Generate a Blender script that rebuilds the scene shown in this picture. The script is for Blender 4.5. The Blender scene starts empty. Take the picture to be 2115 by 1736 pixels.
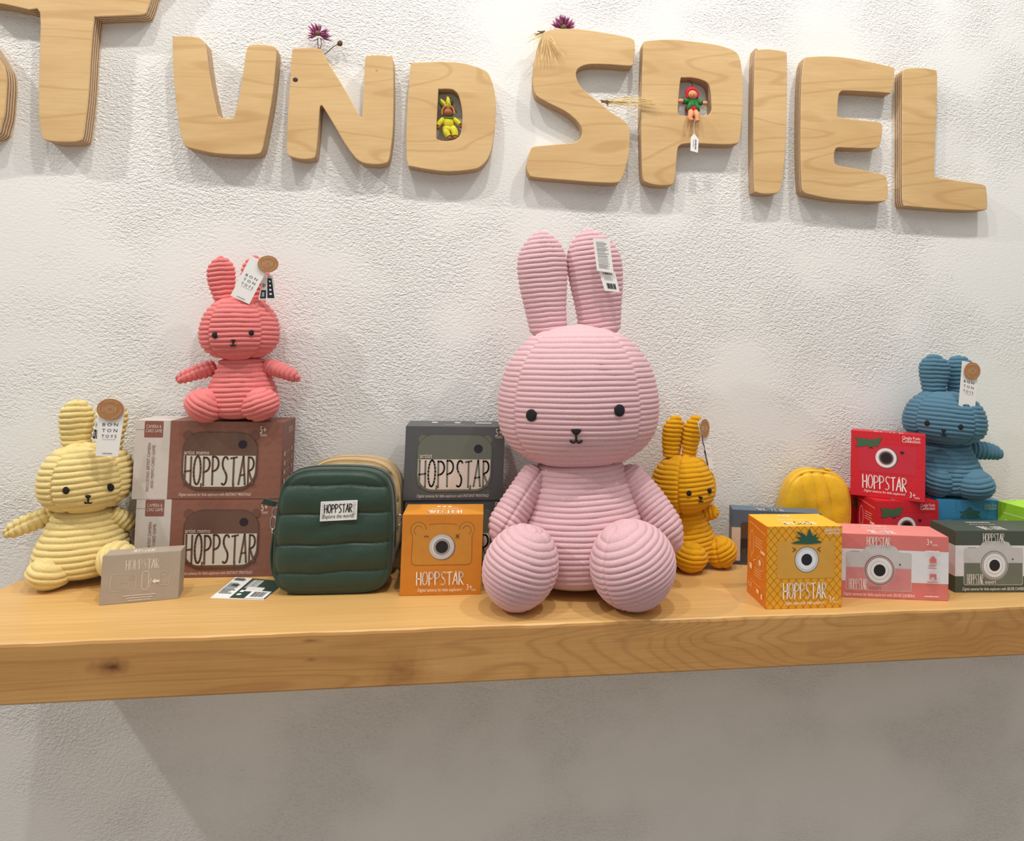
import bpy, bmesh, math, random
import numpy as np
from mathutils import Vector, Matrix
from mathutils.geometry import tessellate_polygon
from mathutils.bvhtree import BVHTree

random.seed(7)
SC = bpy.context.scene
COL = SC.collection
pi = math.pi

# ------------------------------------------------------------------ camera (solved from the photograph's vanishing points)
PP = np.array([1207.0, 655.0])
VPX = np.array([9850.0, 969.0])
VPY = np.array([975.0, 705.0])
F = math.sqrt(-np.dot(VPX - PP, VPY - PP))
_X = np.append(VPX - PP, F); _X /= np.linalg.norm(_X)
_Y = np.append(VPY - PP, F); _Y -= _X * np.dot(_X, _Y); _Y /= np.linalg.norm(_Y)
_Z = np.cross(_X, _Y)
if _Z[1] > 0: _Z = -_Z
ROT = np.array([_X, _Y, _Z]).T
ZS = 1.0                      # shelf top height
CAM = np.array([0.0, -1.6, ZS + 0.49])

cd = bpy.data.cameras.new('camera'); cam = bpy.data.objects.new('camera', cd); COL.objects.link(cam)
r, u, b = ROT[0], -ROT[1], -ROT[2]
cam.matrix_world = Matrix(((r[0], u[0], b[0], CAM[0]), (r[1], u[1], b[1], CAM[1]), (r[2], u[2], b[2], CAM[2]), (0, 0, 0, 1)))
cd.sensor_fit = 'HORIZONTAL'; cd.sensor_width = 36
cd.lens = F / 2115 * 36
cd.shift_x = (1057.5 - PP[0]) / 2115
cd.shift_y = (PP[1] - 868) / 2115
cd.clip_start = 0.02
SC.camera = cam

def onY(px, py, y):
    """point of the scene seen at photo pixel (px,py) on the plane at depth y"""
    d = ROT.T @ np.array([px - PP[0], py - PP[1], F]); t = (y - CAM[1]) / d[1]
    return Vector(CAM + d * t)
def proj(w):
    c = ROT @ (np.array(w, float) - CAM); return PP + F * c[:2] / c[2]
def mpp(px, py, y):
    return (onY(px + 1, py, y) - onY(px, py, y)).length

# ------------------------------------------------------------------ world, lights, exposure
W = bpy.data.worlds.new('world'); SC.world = W; W.use_nodes = True
W.node_tree.nodes['Background'].inputs[0].default_value = (1.0, 0.985, 0.965, 1)
W.node_tree.nodes['Background'].inputs[1].default_value = 0.42
SC.view_settings.view_transform = 'Standard'; SC.view_settings.look = 'None'
SC.view_settings.exposure = 0.03; SC.view_settings.gamma = 1.0; SC.view_settings.use_curve_mapping = False

def spot(name, loc, target, power, size=2.2, blend=0.9, rad=0.05, col=(1, 0.97, 0.93)):
    l = bpy.data.lights.new(name, 'SPOT'); l.energy = power; l.spot_size = size; l.spot_blend = blend
    l.shadow_soft_size = rad; l.color = col
    o = bpy.data.objects.new(name, l); COL.objects.link(o); o.location = loc
    o.rotation_euler = (Vector(target) - Vector(loc)).to_track_quat('-Z', 'Y').to_euler()
    return o
spot('ceiling_spot', (0.20, -1.20, 4.1), (0.05, -0.1, 1.2), 98)
spot('ceiling_spot', (1.30, -1.18, 4.1), (1.0, -0.1, 1.2), 98)
spot('ceiling_spot', (-3.0, -1.10, 4.0), (-0.8, 0, 1.1), 200)
spot('ceiling_spot', (-0.85, -1.30, 4.1), (-0.5, -0.1, 1.2), 78)
al = bpy.data.lights.new('overhead_fill_light', 'AREA'); al.energy = 12; al.size = 3.0; al.size_y = 1.2; al.shape = 'RECTANGLE'; al.color = (1, 0.97, 0.94)  # soft overhead fill added to brighten the scene, not a fixture of the room
ao = bpy.data.objects.new('overhead_fill_light', al); COL.objects.link(ao); ao.location = (0.2, -2.0, 3.5)
ao.rotation_euler = (Vector((0.1, 0, 1.2)) - Vector(ao.location)).to_track_quat('-Z', 'Y').to_euler()

# ------------------------------------------------------------------ materials
def lin(c):
    out = []
    for v in c[:3]:
        v = v / 255.0
        out.append(v / 12.92 if v <= 0.04045 else ((v + 0.055) / 1.055) ** 2.4)
    return (*out, 1.0)
_mc = {}
class NT:
    def __init__(s, m):
        s.t = m.node_tree; s.b = s.t.nodes['Principled BSDF']
    def n(s, typ, **kw):
        nd = s.t.nodes.new(typ)
        for k, v in kw.items():
            if k in ('operation', 'blend_type', 'data_type', 'noise_dimensions', 'wave_type', 'bands_direction', 'feature', 'wave_profile', 'rings_direction', 'clamp', 'interpolation_type'):
                setattr(nd, k, v)
            else:
                nd.inputs[k.replace('_', ' ')].default_value = v
        return nd
    def l(s, a, b): s.t.links.new(a, b)
    def math(s, op, a, b=None, c=None):
        nd = s.t.nodes.new('ShaderNodeMath'); nd.operation = op
        for i, v in enumerate((a, b, c)):
            if v is None: continue
            if isinstance(v, (int, float)): nd.inputs[i].default_value = v
            else: s.l(v, nd.inputs[i])
        return nd.outputs[0]
    def ramp(s, fac, stops, interp='LINEAR'):
        nd = s.t.nodes.new('ShaderNodeValToRGB'); cr = nd.color_ramp; cr.interpolation = interp
        while len(cr.elements) > 1: cr.elements.remove(cr.elements[-1])
        cr.elements[0].position = stops[0][0]; cr.elements[0].color = stops[0][1]
        for p, c in stops[1:]:
            e = cr.elements.new(p); e.color = c
        s.l(fac, nd.inputs[0]); return nd.outputs[0]
    def mix(s, fac, a, b, blend='MIX'):
        nd = s.t.nodes.new('ShaderNodeMix'); nd.data_type = 'RGBA'; nd.blend_type = blend
        for i, v in ((0, fac), (6, a), (7, b)):
            if isinstance(v, (int, float, tuple)): nd.inputs[i].default_value = v
            else: s.l(v, nd.inputs[i])
        return nd.outputs[2]
    def pos(s):
        tc = s.t.nodes.new('ShaderNodeTexCoord'); oi = s.t.nodes.new('ShaderNodeObjectInfo')
        a = s.t.nodes.new('ShaderNodeVectorMath'); a.operation = 'ADD'
        s.l(tc.outputs['Object'], a.inputs[0]); s.l(oi.outputs['Location'], a.inputs[1]); return a.outputs[0]
    def scale(s, vec, sc, loc=(0, 0, 0), rot=(0, 0, 0)):
        mp = s.t.nodes.new('ShaderNodeMapping'); mp.inputs['Scale'].default_value = sc
        mp.inputs['Location'].default_value = loc; mp.inputs['Rotation'].default_value = rot
        s.l(vec, mp.inputs[0]); return mp.outputs[0]
    def noise(s, vec, scale, detail=3, rough=0.5, dist=0.0):
        nd = s.t.nodes.new('ShaderNodeTexNoise'); nd.inputs['Scale'].default_value = scale
        nd.inputs['Detail'].default_value = detail; nd.inputs['Roughness'].default_value = rough; nd.inputs['Distortion'].default_value = dist
        s.l(vec, nd.inputs['Vector']); return nd.outputs[0]
    def bump(s, h, strength=0.3, dist=0.001):
        nd = s.t.nodes.new('ShaderNodeBump')
        if isinstance(strength, (int, float)): nd.inputs['Strength'].default_value = strength
        else: s.l(strength, nd.inputs['Strength'])
        nd.inputs['Distance'].default_value = dist
        s.l(h, nd.inputs['Height']); s.l(nd.outputs[0], s.b.inputs['Normal'])
def newmat(name):
    m = bpy.data.materials.new(name); m.use_nodes = True; return m, NT(m)
def M(rgb, rough=0.5, metal=0.0, coat=0.0, var=0.03):
    """plain procedural material (slight noise in tone so that it is never dead flat)"""
    key = (tuple(rgb), rough, metal, coat, var)
    if key in _mc: return _mc[key]
    m, t = newmat('m_%d_%d_%d' % tuple(int(c) for c in rgb))
    c = lin(rgb)
    if var > 0:
        nz = t.noise(t.pos(), 60, 2)
        lo = tuple(v * (1 - var) for v in c[:3]) + (1,); hi = tuple(min(1, v * (1 + var)) for v in c[:3]) + (1,)
        t.l(t.ramp(nz, [(0.3, lo), (0.7, hi)]), t.b.inputs['Base Color'])
    else: t.b.inputs['Base Color'].default_value = c
    t.b.inputs['Roughness'].default_value = rough; t.b.inputs['Metallic'].default_value = metal
    t.b.inputs['Coat Weight'].default_value = coat
    m.diffuse_color = c
    _mc[key] = m; return m
def cord(rgb, speck=0.06):
    key = ('cord', tuple(rgb))
    if key in _mc: return _mc[key]
    m, t = newmat('corduroy'); c = lin(rgb); p = t.pos()
    nz = t.noise(p, 420, 3, 0.7)
    lo = tuple(v * (1 - speck * 2) for v in c[:3]) + (1,); hi = tuple(min(1, v * (1 + speck * 1.5)) for v in c[:3]) + (1,)
    t.l(t.ramp(nz, [(0.3, lo), (0.7, hi)]), t.b.inputs['Base Color'])
    t.b.inputs['Roughness'].default_value = 0.9; t.b.inputs['Sheen Weight'].default_value = 0.12
    t.b.inputs['Sheen Roughness'].default_value = 0.5; t.b.inputs['Specular IOR Level'].default_value = 0.15
    t.bump(t.noise(p, 600, 2, 0.8), 0.35, 0.0012)
    _mc[key] = m; return m
def nylon(rgb):
    key = ('nylon', tuple(rgb))
    if key in _mc: return _mc[key]
    m, t = newmat('padded_nylon'); c = lin(rgb); p = t.pos()
    nz = t.noise(p, 30, 3)
    t.l(t.ramp(nz, [(0.3, tuple(v * .9 for v in c[:3]) + (1,)), (0.7, tuple(min(1, v * 1.08) for v in c[:3]) + (1,))]), t.b.inputs['Base Color'])
    t.b.inputs['Roughness'].default_value = 0.48; t.b.inputs['Sheen Weight'].default_value = 0.2
    t.bump(t.noise(p, 45, 4, 0.55, 0.6), 0.35, 0.004)
    _mc[key] = m; return m

def plaster():
    m, t = newmat('white_rough_plaster'); p = t.pos()
    t.l(t.ramp(t.noise(p, 2.2, 3), [(0.3, lin((230, 229, 225))), (0.7, lin((237, 236, 232)))]), t.b.inputs['Base Color'])
    t.b.inputs['Roughness'].default_value = 0.85; t.b.inputs['Specular IOR Level'].default_value = 0.2
    q = t.scale(p, (1.0, 1.0, 1.55), rot=(0, math.radians(-18), 0))
    big = t.noise(q, 100, 3, 0.55, 0.2)
    fine = t.noise(q, 200, 3, 0.6, 0.2)
    h = t.math('ADD', t.math('MULTIPLY', big, 1.0), t.math('MULTIPLY', fine, 0.55))
    mask = t.ramp(t.noise(t.scale(p, (1, 1, 1.3)), 2.6, 3, 0.5), [(0.40, (0.16, 0.16, 0.16, 1)), (0.56, (1, 1, 1, 1))])
    t.bump(h, mask, 0.0046)
    return m
def birch():
    m, t = newmat('birch_ply_face'); p = t.pos()
    q = t.scale(p, (1, 1, 1), rot=(0, math.radians(4), 0))
    warp = t.noise(t.scale(q, (1.5, 3, 7.5)), 1.0, 2, 0.35, 0.25)
    rings = t.math('SINE', t.math('MULTIPLY', warp, 62))
    lines = t.ramp(rings, [(0.0, (0, 0, 0, 1)), (0.72, (0, 0, 0, 1)), (1.0, (1, 1, 1, 1))])
    fib = t.noise(t.scale(q, (14, 20, 190)), 1.0, 4, 0.65)
    base = t.ramp(t.noise(t.scale(q, (2, 2, 7)), 2.0, 3), [(0.3, lin((205, 167, 112))), (0.7, lin((218, 184, 130)))])
    c1 = t.mix(t.math('MULTIPLY', lines, 0.36), base, lin((172, 128, 72)))
    c2 = t.mix(t.ramp(fib, [(0.35, (0.28, 0.28, 0.28, 1)), (0.6, (0, 0, 0, 1))]), c1, lin((188, 145, 92)))
    t.l(c2, t.b.inputs['Base Color']); t.b.inputs['Roughness'].default_value = 0.55
    t.bump(fib, 0.08, 0.0006); return m
def plyedge():
    m, t = newmat('plywood_layers'); p = t.pos()
    sx = t.t.nodes.new('ShaderNodeSeparateXYZ'); t.l(p, sx.inputs[0])
    y = t.math('ADD', sx.outputs[1], t.math('MULTIPLY', t.noise(p, 25, 2), 0.0012))
    f = t.math('FRACT', t.math('MULTIPLY', y, 1 / 0.0078))
    base = t.ramp(t.noise(p, 120, 4), [(0.3, lin((138, 108, 80))), (0.7, lin((162, 130, 98)))])
    c = t.mix(t.ramp(f, [(0, (0, 0, 0, 1)), (0.60, (0, 0, 0, 1)), (0.68, (1, 1, 1, 1)), (0.9, (1, 1, 1, 1)), (1.0, (0, 0, 0, 1))]), base, lin((232, 206, 166)))
    t.l(c, t.b.inputs['Base Color']); t.b.inputs['Roughness'].default_value = 0.7; return m
def shelfwood(front=False):
    m, t = newmat('ash_beam_front' if front else 'ash_beam_top'); p = t.pos()
    if front:
        # long growth lines that swirl towards the right end
        sx = t.t.nodes.new('ShaderNodeSeparateXYZ'); t.l(p, sx.inputs[0])
        right = t.ramp(t.math('MULTIPLY_ADD', sx.outputs[0], 0.5, 0.5), [(0.55, (0, 0, 0, 1)), (0.85, (1, 1, 1, 1))])
        w1 = t.noise(t.scale(p, (0.8, 1, 9)), 1.0, 2, 0.4, 0.3)
        w2 = t.noise(t.scale(p, (3.2, 1, 7), loc=(0.3, 0, 0)), 1.0, 1, 0.4, 0.4)
        w = t.math('ADD', t.math('MULTIPLY', w1, 120), t.math('MULTIPLY', t.math('MULTIPLY', w2, right), 110))
        rings = t.math('SINE', w)
        lines = t.ramp(rings, [(0.0, (0, 0, 0, 1)), (0.55, (0.15, 0.15, 0.15, 1)), (1.0, (1, 1, 1, 1))])
        fib = t.noise(t.scale(p, (5, 10, 260)), 1.0, 4, 0.65)
        base = t.ramp(t.noise(t.scale(p, (1.5, 1, 10)), 1.3, 3), [(0.3, lin((190, 138, 74))), (0.7, lin((208, 160, 96)))])
        c = t.mix(t.math('MULTIPLY', lines, 0.34), base, lin((156, 102, 50)))
        c = t.mix(t.ramp(fib, [(0.35, (0.35, 0.35, 0.35, 1)), (0.62, (0, 0, 0, 1))]), c, lin((164, 112, 60)))
        for (kx, kz, rx, rz, cc, st) in [(-0.548, 0.957, 0.034, 0.014, (96, 48, 20), 1.0), (-0.245, 0.986, 0.018, 0.004, (120, 70, 34), .8),
                                        (-0.245, 0.955, 0.012, 0.004, (125, 76, 38), .7), (-0.10, 0.93, 0.05, 0.04, (140, 88, 36), .65)]:
            d = t.scale(p, (1 / rx, 0, 1 / rz), loc=(-kx / rx, 0, -kz / rz), rot=(0, 0, 0))
            ln = t.t.nodes.new('ShaderNodeVectorMath'); ln.operation = 'LENGTH'; t.l(d, ln.inputs[0])
            dist = t.math('ADD', ln.outputs[1], t.math('MULTIPLY', t.noise(p, 70, 3), 0.9))
            k = t.ramp(dist, [(0.45, (st, st, st, 1)), (1.0, (st * .45, st * .45, st * .45, 1)), (1.5, (0, 0, 0, 1))]) if False else t.ramp(t.math('MULTIPLY', dist, 0.5), [(0.25, (st, st, st, 1)), (0.5, (st * .4, st * .4, st * .4, 1)), (0.8, (0, 0, 0, 1))])
            c = t.mix(k, c, lin(cc))
    else:
        fib = t.noise(t.scale(p, (3.5, 210, 60)), 1.0, 4, 0.65)
        base = t.ramp(t.noise(t.scale(p, (1.2, 9, 4)), 1.3, 3), [(0.3, lin((208, 164, 96))), (0.7, lin((224, 184, 118)))])
        c = t.mix(t.ramp(fib, [(0.35, (0.45, 0.45, 0.45, 1)), (0.6, (0, 0, 0, 1))]), base, lin((190, 138, 78)))
    t.l(c, t.b.inputs['Base Color']); t.b.inputs['Roughness'].default_value = 0.42; t.b.inputs['Coat Weight'].default_value = 0.12
    t.b.inputs['Coat Roughness'].default_value = 0.3
    t.bump(fib, 0.12, 0.0008); return m

WHITE = M((236, 234, 230), 0.6, var=0.01); BLACK = M((22, 22, 26), 0.55, var=0)
CHROME = M((200, 200, 205), 0.25, 1.0, var=0); KRAFT = M((168, 118, 72), 0.6)

# ------------------------------------------------------------------ object helpers
def tag(o, label=None, cat=None, group=None, kind=None):
    if label: o['label'] = label
    if cat: o['category'] = cat
    if group: o['group'] = group
    if kind: o['kind'] = kind
    return o
def empty(name, loc, label, cat, group=None, rz=0):
    o = bpy.data.objects.new(name, None); COL.objects.link(o); o.location = loc; o.rotation_euler = (0, 0, rz)
    o.empty_display_size = 0.02
    return tag(o, label, cat, group)
def mesh_obj(name, verts, faces, mats, parent=None, base=None, smooth=False, fmat=None, local=False):
    """verts are world coordinates unless local=True; origin goes to base"""
    me = bpy.data.meshes.new(name)
    V = [Vector(v) for v in verts]
    if not local:
        if parent is not None:
            inv = PM[parent.name].inverted(); V = [inv @ v for v in V]
        elif base is not None:
            bb = Vector(base); V = [v - bb for v in V]
    me.from_pydata([tuple(v) for v in V], [], faces)
    for m in (mats if isinstance(mats, (list, tuple)) else [mats]): me.materials.append(m)
    if fmat is not None: me.polygons.foreach_set('material_index', fmat)
    if smooth: me.polygons.foreach_set('use_smooth', [True] * len(me.polygons))
    me.update()
    o = bpy.data.objects.new(name, me); COL.objects.link(o)
    if parent is not None: o.parent = parent
    elif base is not None: o.location = base
    reg(o)
    return o
PM = {}     # world matrices, kept by hand so that no view-layer update is needed
def reg(o):
    m = Matrix.LocRotScale(o.location, o.rotation_euler, None)
    PM[o.name] = (PM[o.parent.name] @ m) if o.parent else m
    return o
class MB:
    def __init__(s): s.v = []; s.f = []; s.m = []; s.mats = []
    def mi(s, mat):
        if mat not in s.mats: s.mats.append(mat)
        return s.mats.index(mat)
    def add(s, verts, faces, mat):
        k = len(s.v); i = s.mi(mat)
        s.v += [Vector(v) for v in verts]; s.f += [[a + k for a in f] for f in faces]; s.m += [i] * len(faces)
    def grid(s, rows, mat, closed=True):
        """rows: list of rings (lists of points)"""
        n = len(rows[0]); v = [p for r_ in rows for p in r_]; f = []
        for i in range(len(rows) - 1):
            for j in range(n if closed else n - 1):
                k = (j + 1) % n
                f.append([i * n + j, i * n + k, (i + 1) * n + k, (i + 1) * n + j])
        s.add(v, f, mat)
    def tube(s, pts, rad, mat, seg=8, caps=True):
        pts = [Vector(p) for p in pts]; rings = []
        if isinstance(rad, (int, float)): rad = [rad] * len(pts)
        d0 = (pts[1] - pts[0]).normalized(); up = Vector((0, 0, 1)) if abs(d0.z) < .9 else Vector((1, 0, 0))
        a = d0.cross(up).normalized()
        for i, p in enumerate(pts):
            d = (pts[min(i + 1, len(pts) - 1)] - pts[max(i - 1, 0)]).normalized()
            a = (a - d * a.dot(d)).normalized(); c = d.cross(a)
            rings.append([p + (a * math.cos(2 * pi * k / seg) + c * math.sin(2 * pi * k / seg)) * rad[i] for k in range(seg)])
        s.grid(rings, mat)
        if caps:
            s.add(rings[0], [list(range(seg))[::-1]], mat); s.add(rings[-1], [list(range(seg))], mat)
    def ball(s, c, rx, ry, rz, mat, seg=20, rin=12, rot=None):
        c = Vector(c); rows = []
        for i in range(rin + 1):
            a = pi * i / rin; row = []
            for k in range(seg):
                p = Vector((rx * math.sin(a) * math.cos(2 * pi * k / seg), ry * math.sin(a) * math.sin(2 * pi * k / seg), rz * math.cos(a)))
                row.append(c + (rot @ p if rot is not None else p))
            rows.append(row)
        s.grid(rows, mat)
    def build(s, name, parent=None, base=None, smooth=False, local=False):
        return mesh_obj(name, s.v, s.f, s.mats, parent, base, smooth, s.m, local)

def smoothpath(pts, n=10, closed=False):
    """Catmull-Rom through pts"""
    P = [Vector(p) for p in pts]; out = []
    m = len(P)
    for i in range(m if closed else m - 1):
        if closed: a, b_, c, d = P[(i - 1) % m], P[i], P[(i + 1) % m], P[(i + 2) % m]
        else: a, b_, c, d = P[max(i - 1, 0)], P[i], P[i + 1], P[min(i + 2, m - 1)]
        for k in range(n):
            t = k / n
            out.append(0.5 * ((2 * b_) + (c - a) * t + (2 * a - 5 * b_ + 4 * c - d) * t * t + (3 * b_ - a - 3 * c + d) * t ** 3))
    if not closed: out.append(P[-1])
    return out

# ------------------------------------------------------------------ prints on flat faces
_tc = {}
def text_mesh(s):
    if s in _tc: return _tc[s]
    cu = bpy.data.curves.new('t', 'FONT'); cu.body = s; cu.resolution_u = 2
    ob = bpy.data.objects.new('t', cu); COL.objects.link(ob)
    dg = bpy.context.evaluated_depsgraph_get(); dg.update()
    me = bpy.data.meshes.new_from_object(ob.evaluated_get(dg))
    v = [(p.co.x, p.co.y) for p in me.vertices]; f = [list(p.vertices) for p in me.polygons]
    bpy.data.objects.remove(ob); bpy.data.curves.remove(cu); bpy.data.meshes.remove(me)
    x0 = min(a for a, _ in v); x1 = max(a for a, _ in v)
    _tc[s] = ([(a - x0, b_) for a, b_ in v], f, x1 - x0)
    return _tc[s]
def arcpts(cx, cy, rx, ry, a0, a1, n=10):
    return [(cx + rx * math.cos(math.radians(a0 + (a1 - a0) * i / n)), cy + ry * math.sin(math.radians(a0 + (a1 - a0) * i / n))) for i in range(n + 1)]
GL = {   # tall narrow hand-drawn capitals, y up, height 1
 'H': ([[(0.02, 0), (0.0, 1.0)], [(0.36, 0.0), (0.34, 0.98)], [(0.0, 0.47), (0.35, 0.5)]], 0.36),
 'O': ([arcpts(0.2, 0.5, 0.2, 0.5, 90, 450, 22)], 0.40),
 'P': ([[(0.03, 0.0), (0.0, 1.0)], [(0.0, 0.97)] + arcpts(0.1, 0.74, 0.26, 0.25, 85, -80, 10) + [(0.02, 0.46)]], 0.36),
 'S': ([arcpts(0.24, 0.76, 0.17, 0.23, 40, 200, 8) + [(0.13, 0.58), (0.27, 0.42)] + arcpts(0.17, 0.24, 0.17, 0.24, 30, -125, 9)], 0.40),
 'T': ([[(0.0, 0.96), (0.34, 1.0)], [(0.18, 0.0), (0.17, 0.97)]], 0.34),
 'A': ([[(0.0, 0.0), (0.23, 1.0), (0.38, 0.0)], [(0.08, 0.32), (0.33, 0.34)]], 0.38),
 'R': ([[(0.02, 0.0), (0.0, 1.0)], [(0.0, 0.97)] + arcpts(0.1, 0.76, 0.22, 0.23, 85, -80, 10) + [(0.04, 0.5), (0.34, 0.0)]], 0.34),
}
class Print:
    """flat printing on a quadrilateral face given by its corners tl, tr, br, bl; a,b run 0..1 right and down"""
    def __init__(s, tl, tr, br, bl, lift=0.0002):
        s.c = [Vector(p) for p in (tl, tr, br, bl)]
        s.n = (s.c[1] - s.c[0]).cross(s.c[0] - s.c[3]).normalized()
        s.W = (s.c[1] - s.c[0]).length; s.H = (s.c[3] - s.c[0]).length
        s.mb = MB(); s.z = lift
    def P(s, a, b_):
        tl, tr, br, bl = s.c
        return (tl * (1 - a) + tr * a) * (1 - b_) + (bl * (1 - a) + br * a) * b_ + s.n * s.z
    def up(s, d=0.00015): s.z += d; return s
    def poly(s, pts, mat):
        q = [Vector((a, -b_, 0)) for a, b_ in pts]
        tr = tessellate_polygon([q])
        s.mb.add([s.P(a, b_) for a, b_ in pts], [list(t) for t in tr], mat); return s.up()
    def rrect(s, a0, b0, a1, b1, r_, mat, n=6):
        """r_ in metres"""
        ra, rb = r_ / s.W, r_ / s.H; pts = []
        for (cx, cy, st) in ((a1 - ra, b0 + rb, -90), (a1 - ra, b1 - rb, 0), (a0 + ra, b1 - rb, 90), (a0 + ra, b0 + rb, 180)):
            for i in range(n + 1):
                t = math.radians(st + 90 * i / n); pts.append((cx + ra * math.cos(t), cy + rb * math.sin(t)))
        return s.poly(pts, mat)
    def ell(s, a, b_, r_, mat, k=1.0, n=32):
        """r_ horizontal radius in metres, k = vertical/horizontal"""
        ra, rb = r_ / s.W, r_ * k / s.H
        pts = [(a + ra * math.cos(2 * pi * i / n), b_ + rb * math.sin(2 * pi * i / n)) for i in range(n)]
        return s.poly(pts, mat)
    def stroke(s, path, w, mat, lift=True):
        """path in a,b; w in metres"""
        P = [Vector((a * s.W, b_ * s.H)) for a, b_ in path]; v = []; f = []
        for i in range(len(P) - 1):
            d = P[i + 1] - P[i]
            if d.length < 1e-9: continue
            d.normalize(); q = Vector((-d.y, d.x)) * w / 2; k = len(v)
            v += [P[i] + q, P[i] - q, P[i + 1] - q, P[i + 1] + q]; f.append([k, k + 1, k + 2, k + 3])
        for p in P:
            k = len(v); v += [p + Vector((math.cos(2 * pi * i / 8), math.sin(2 * pi * i / 8))) * w / 2 for i in range(8)]; f.append(list(range(k, k + 8)))
        s.mb.add([s.P(p.x / s.W, p.y / s.H) for p in v], f, mat)
        if lift: s.up()
        return s
    def closed(s, path, w, mat): return s.stroke(list(path) + [path[0]], w, mat)
    def hopp(s, a0, b0, a1, b1, w, mat, word='HOPPSTAR', gap=0.12, ang=0):
        tot = sum(GL[c][1] for c in word) + gap * (len(word) - 1); x = 0
        for i, c in enumerate(word):
            for st in GL[c][0]:
                jit = 0.02 * math.sin(i * 2.3)
                s.stroke([(a0 + (a1 - a0) * (x + px) / tot, b1 - (b1 - b0) * (py + jit)) for px, py in st], w, mat, False)
            x += GL[c][1] + gap
        return s.up()
    def text(s, t, a0, b_, h, mat, width=None, align='l', vert=False, ital=0.0):
        """h: nominal size in metres; b_ = baseline; width: forced width in a units; vert: reads upwards"""
        v, f, w = text_mesh(t); kx = h if width is None else width * (s.H if vert else s.W) / w
        ww = w * kx
        out = []
        for (x, y) in v:
            xx = x * kx + ital * y * h; yy = y * h
            if align == 'c': xx -= ww / 2
            if vert: out.append(s.P(a0 + (-yy) / s.W, b_ - xx / s.H))
            else: out.append(s.P(a0 + xx / s.W, b_ - yy / s.H))
        s.mb.add(out, f, mat); return s.up()
    def bars(s, a0, b0, a1, b1, n, mat, duty=0.5, vert=True, seed=1):
        rr = random.Random(seed)
        for i in range(n):
            k = duty * (0.6 + 0.8 * rr.random()) / n
            if vert: x = a0 + (a1 - a0) * i / n; q = [(x, b0), (x + (a1 - a0) * k, b0), (x + (a1 - a0) * k, b1), (x, b1)]
            else:
                y = b0 + (b1 - b0) * i / n; e = a1 - (a1 - a0) * 0.35 * rr.random(); q = [(a0, y), (e, y), (e, y + (b1 - b0) * k), (a0, y + (b1 - b0) * k)]
            s.mb.add([s.P(*c) for c in q], [[0, 1, 2, 3]], mat)
        return s.up()
    def build(s, name, parent, local=True):
        o = s.mb.build(name, parent, local=local)
        z = s.z; s.mb = MB(); s.z = z
        return o

# ------------------------------------------------------------------ the setting
PL = plaster()
def plane_struct(name, co, mat):
    o = mesh_obj(name, co, [[0, 1, 2, 3]], mat, base=co[0]); o['kind'] = 'structure'; return o
wb = MB()
wb.add([(-3.2, 0, 0), (3.2, 0, 0), (3.2, 0, 3.6), (-3.2, 0, 3.6), (-3.2, .12, 0), (3.2, .12, 0), (3.2, .12, 3.6), (-3.2, .12, 3.6)],
       [[0, 1, 2, 3], [5, 4, 7, 6], [4, 0, 3, 7], [1, 5, 6, 2], [3, 2, 6, 7]], PL)
o = wb.build('wall_back', base=(0, 0, 0)); o['kind'] = 'structure'
plane_struct('floor', [(-3.2, -3.5, 0), (3.2, -3.5, 0), (3.2, 0, 0), (-3.2, 0, 0)], M((158, 143, 127), 0.7))

# shelf: a thick solid beam with a slightly uneven front arris and an angled left end
def build_shelf():
    mb = MB(); T, Fm = shelfwood(False), shelfwood(True)
    N = 160; x1 = 1.75; rows = []; rr = random.Random(3); ph = [rr.random() * 6 for _ in range(4)]
    prof = [(0.0, -0.096), (-0.386, -0.096), (-0.390, -0.092), (-0.390, -0.006), (-0.3885, -0.002), (-0.3855, 0.0), (0.0, 0.0)]
    for i in range(N + 1):
        t = i / N; row = []
        for k, (y, z) in enumerate(prof):
            xl = -0.838 + 0.13 * y
            x = xl + (x1 - xl) * t
            wob = 0.0007 * (math.sin(x * 23 + ph[0]) + math.sin(x * 57 + ph[1]) * .6 + math.sin(x * 131 + ph[2]) * .4)
            yy = y; zz = z
            if k in (3, 4, 5): yy = y + wob; zz = z + (wob * 0.4 if k < 5 else 0)
            row.append((x, yy, ZS + zz))
        rows.append(row)
    v = [p for r_ in rows for p in r_]; n = len(prof); f = []; m = []
    for i in range(N):
        for j in range(n - 1):
            f.append([i * n + j + 0, (i + 1) * n + j, (i + 1) * n + j + 1, i * n + j + 1]); m.append(1 if j in (1, 2, 3) else 0)
        f.append([i * n + n - 1, (i + 1) * n + n - 1, (i + 1) * n, i * n]); m.append(0)
    f.append(list(range(n))[::-1]); m.append(1); f.append([N * n + j for j in range(n)]); m.append(1)
    o = mesh_obj('wall_shelf', v, f, [T, Fm], base=(0.45, 0, ZS), fmat=m)
    o.data.materials[0] = T
    tag(o, 'thick solid light wood shelf beam mounted on the white plaster wall', 'shelf')
build_shelf()

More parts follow.
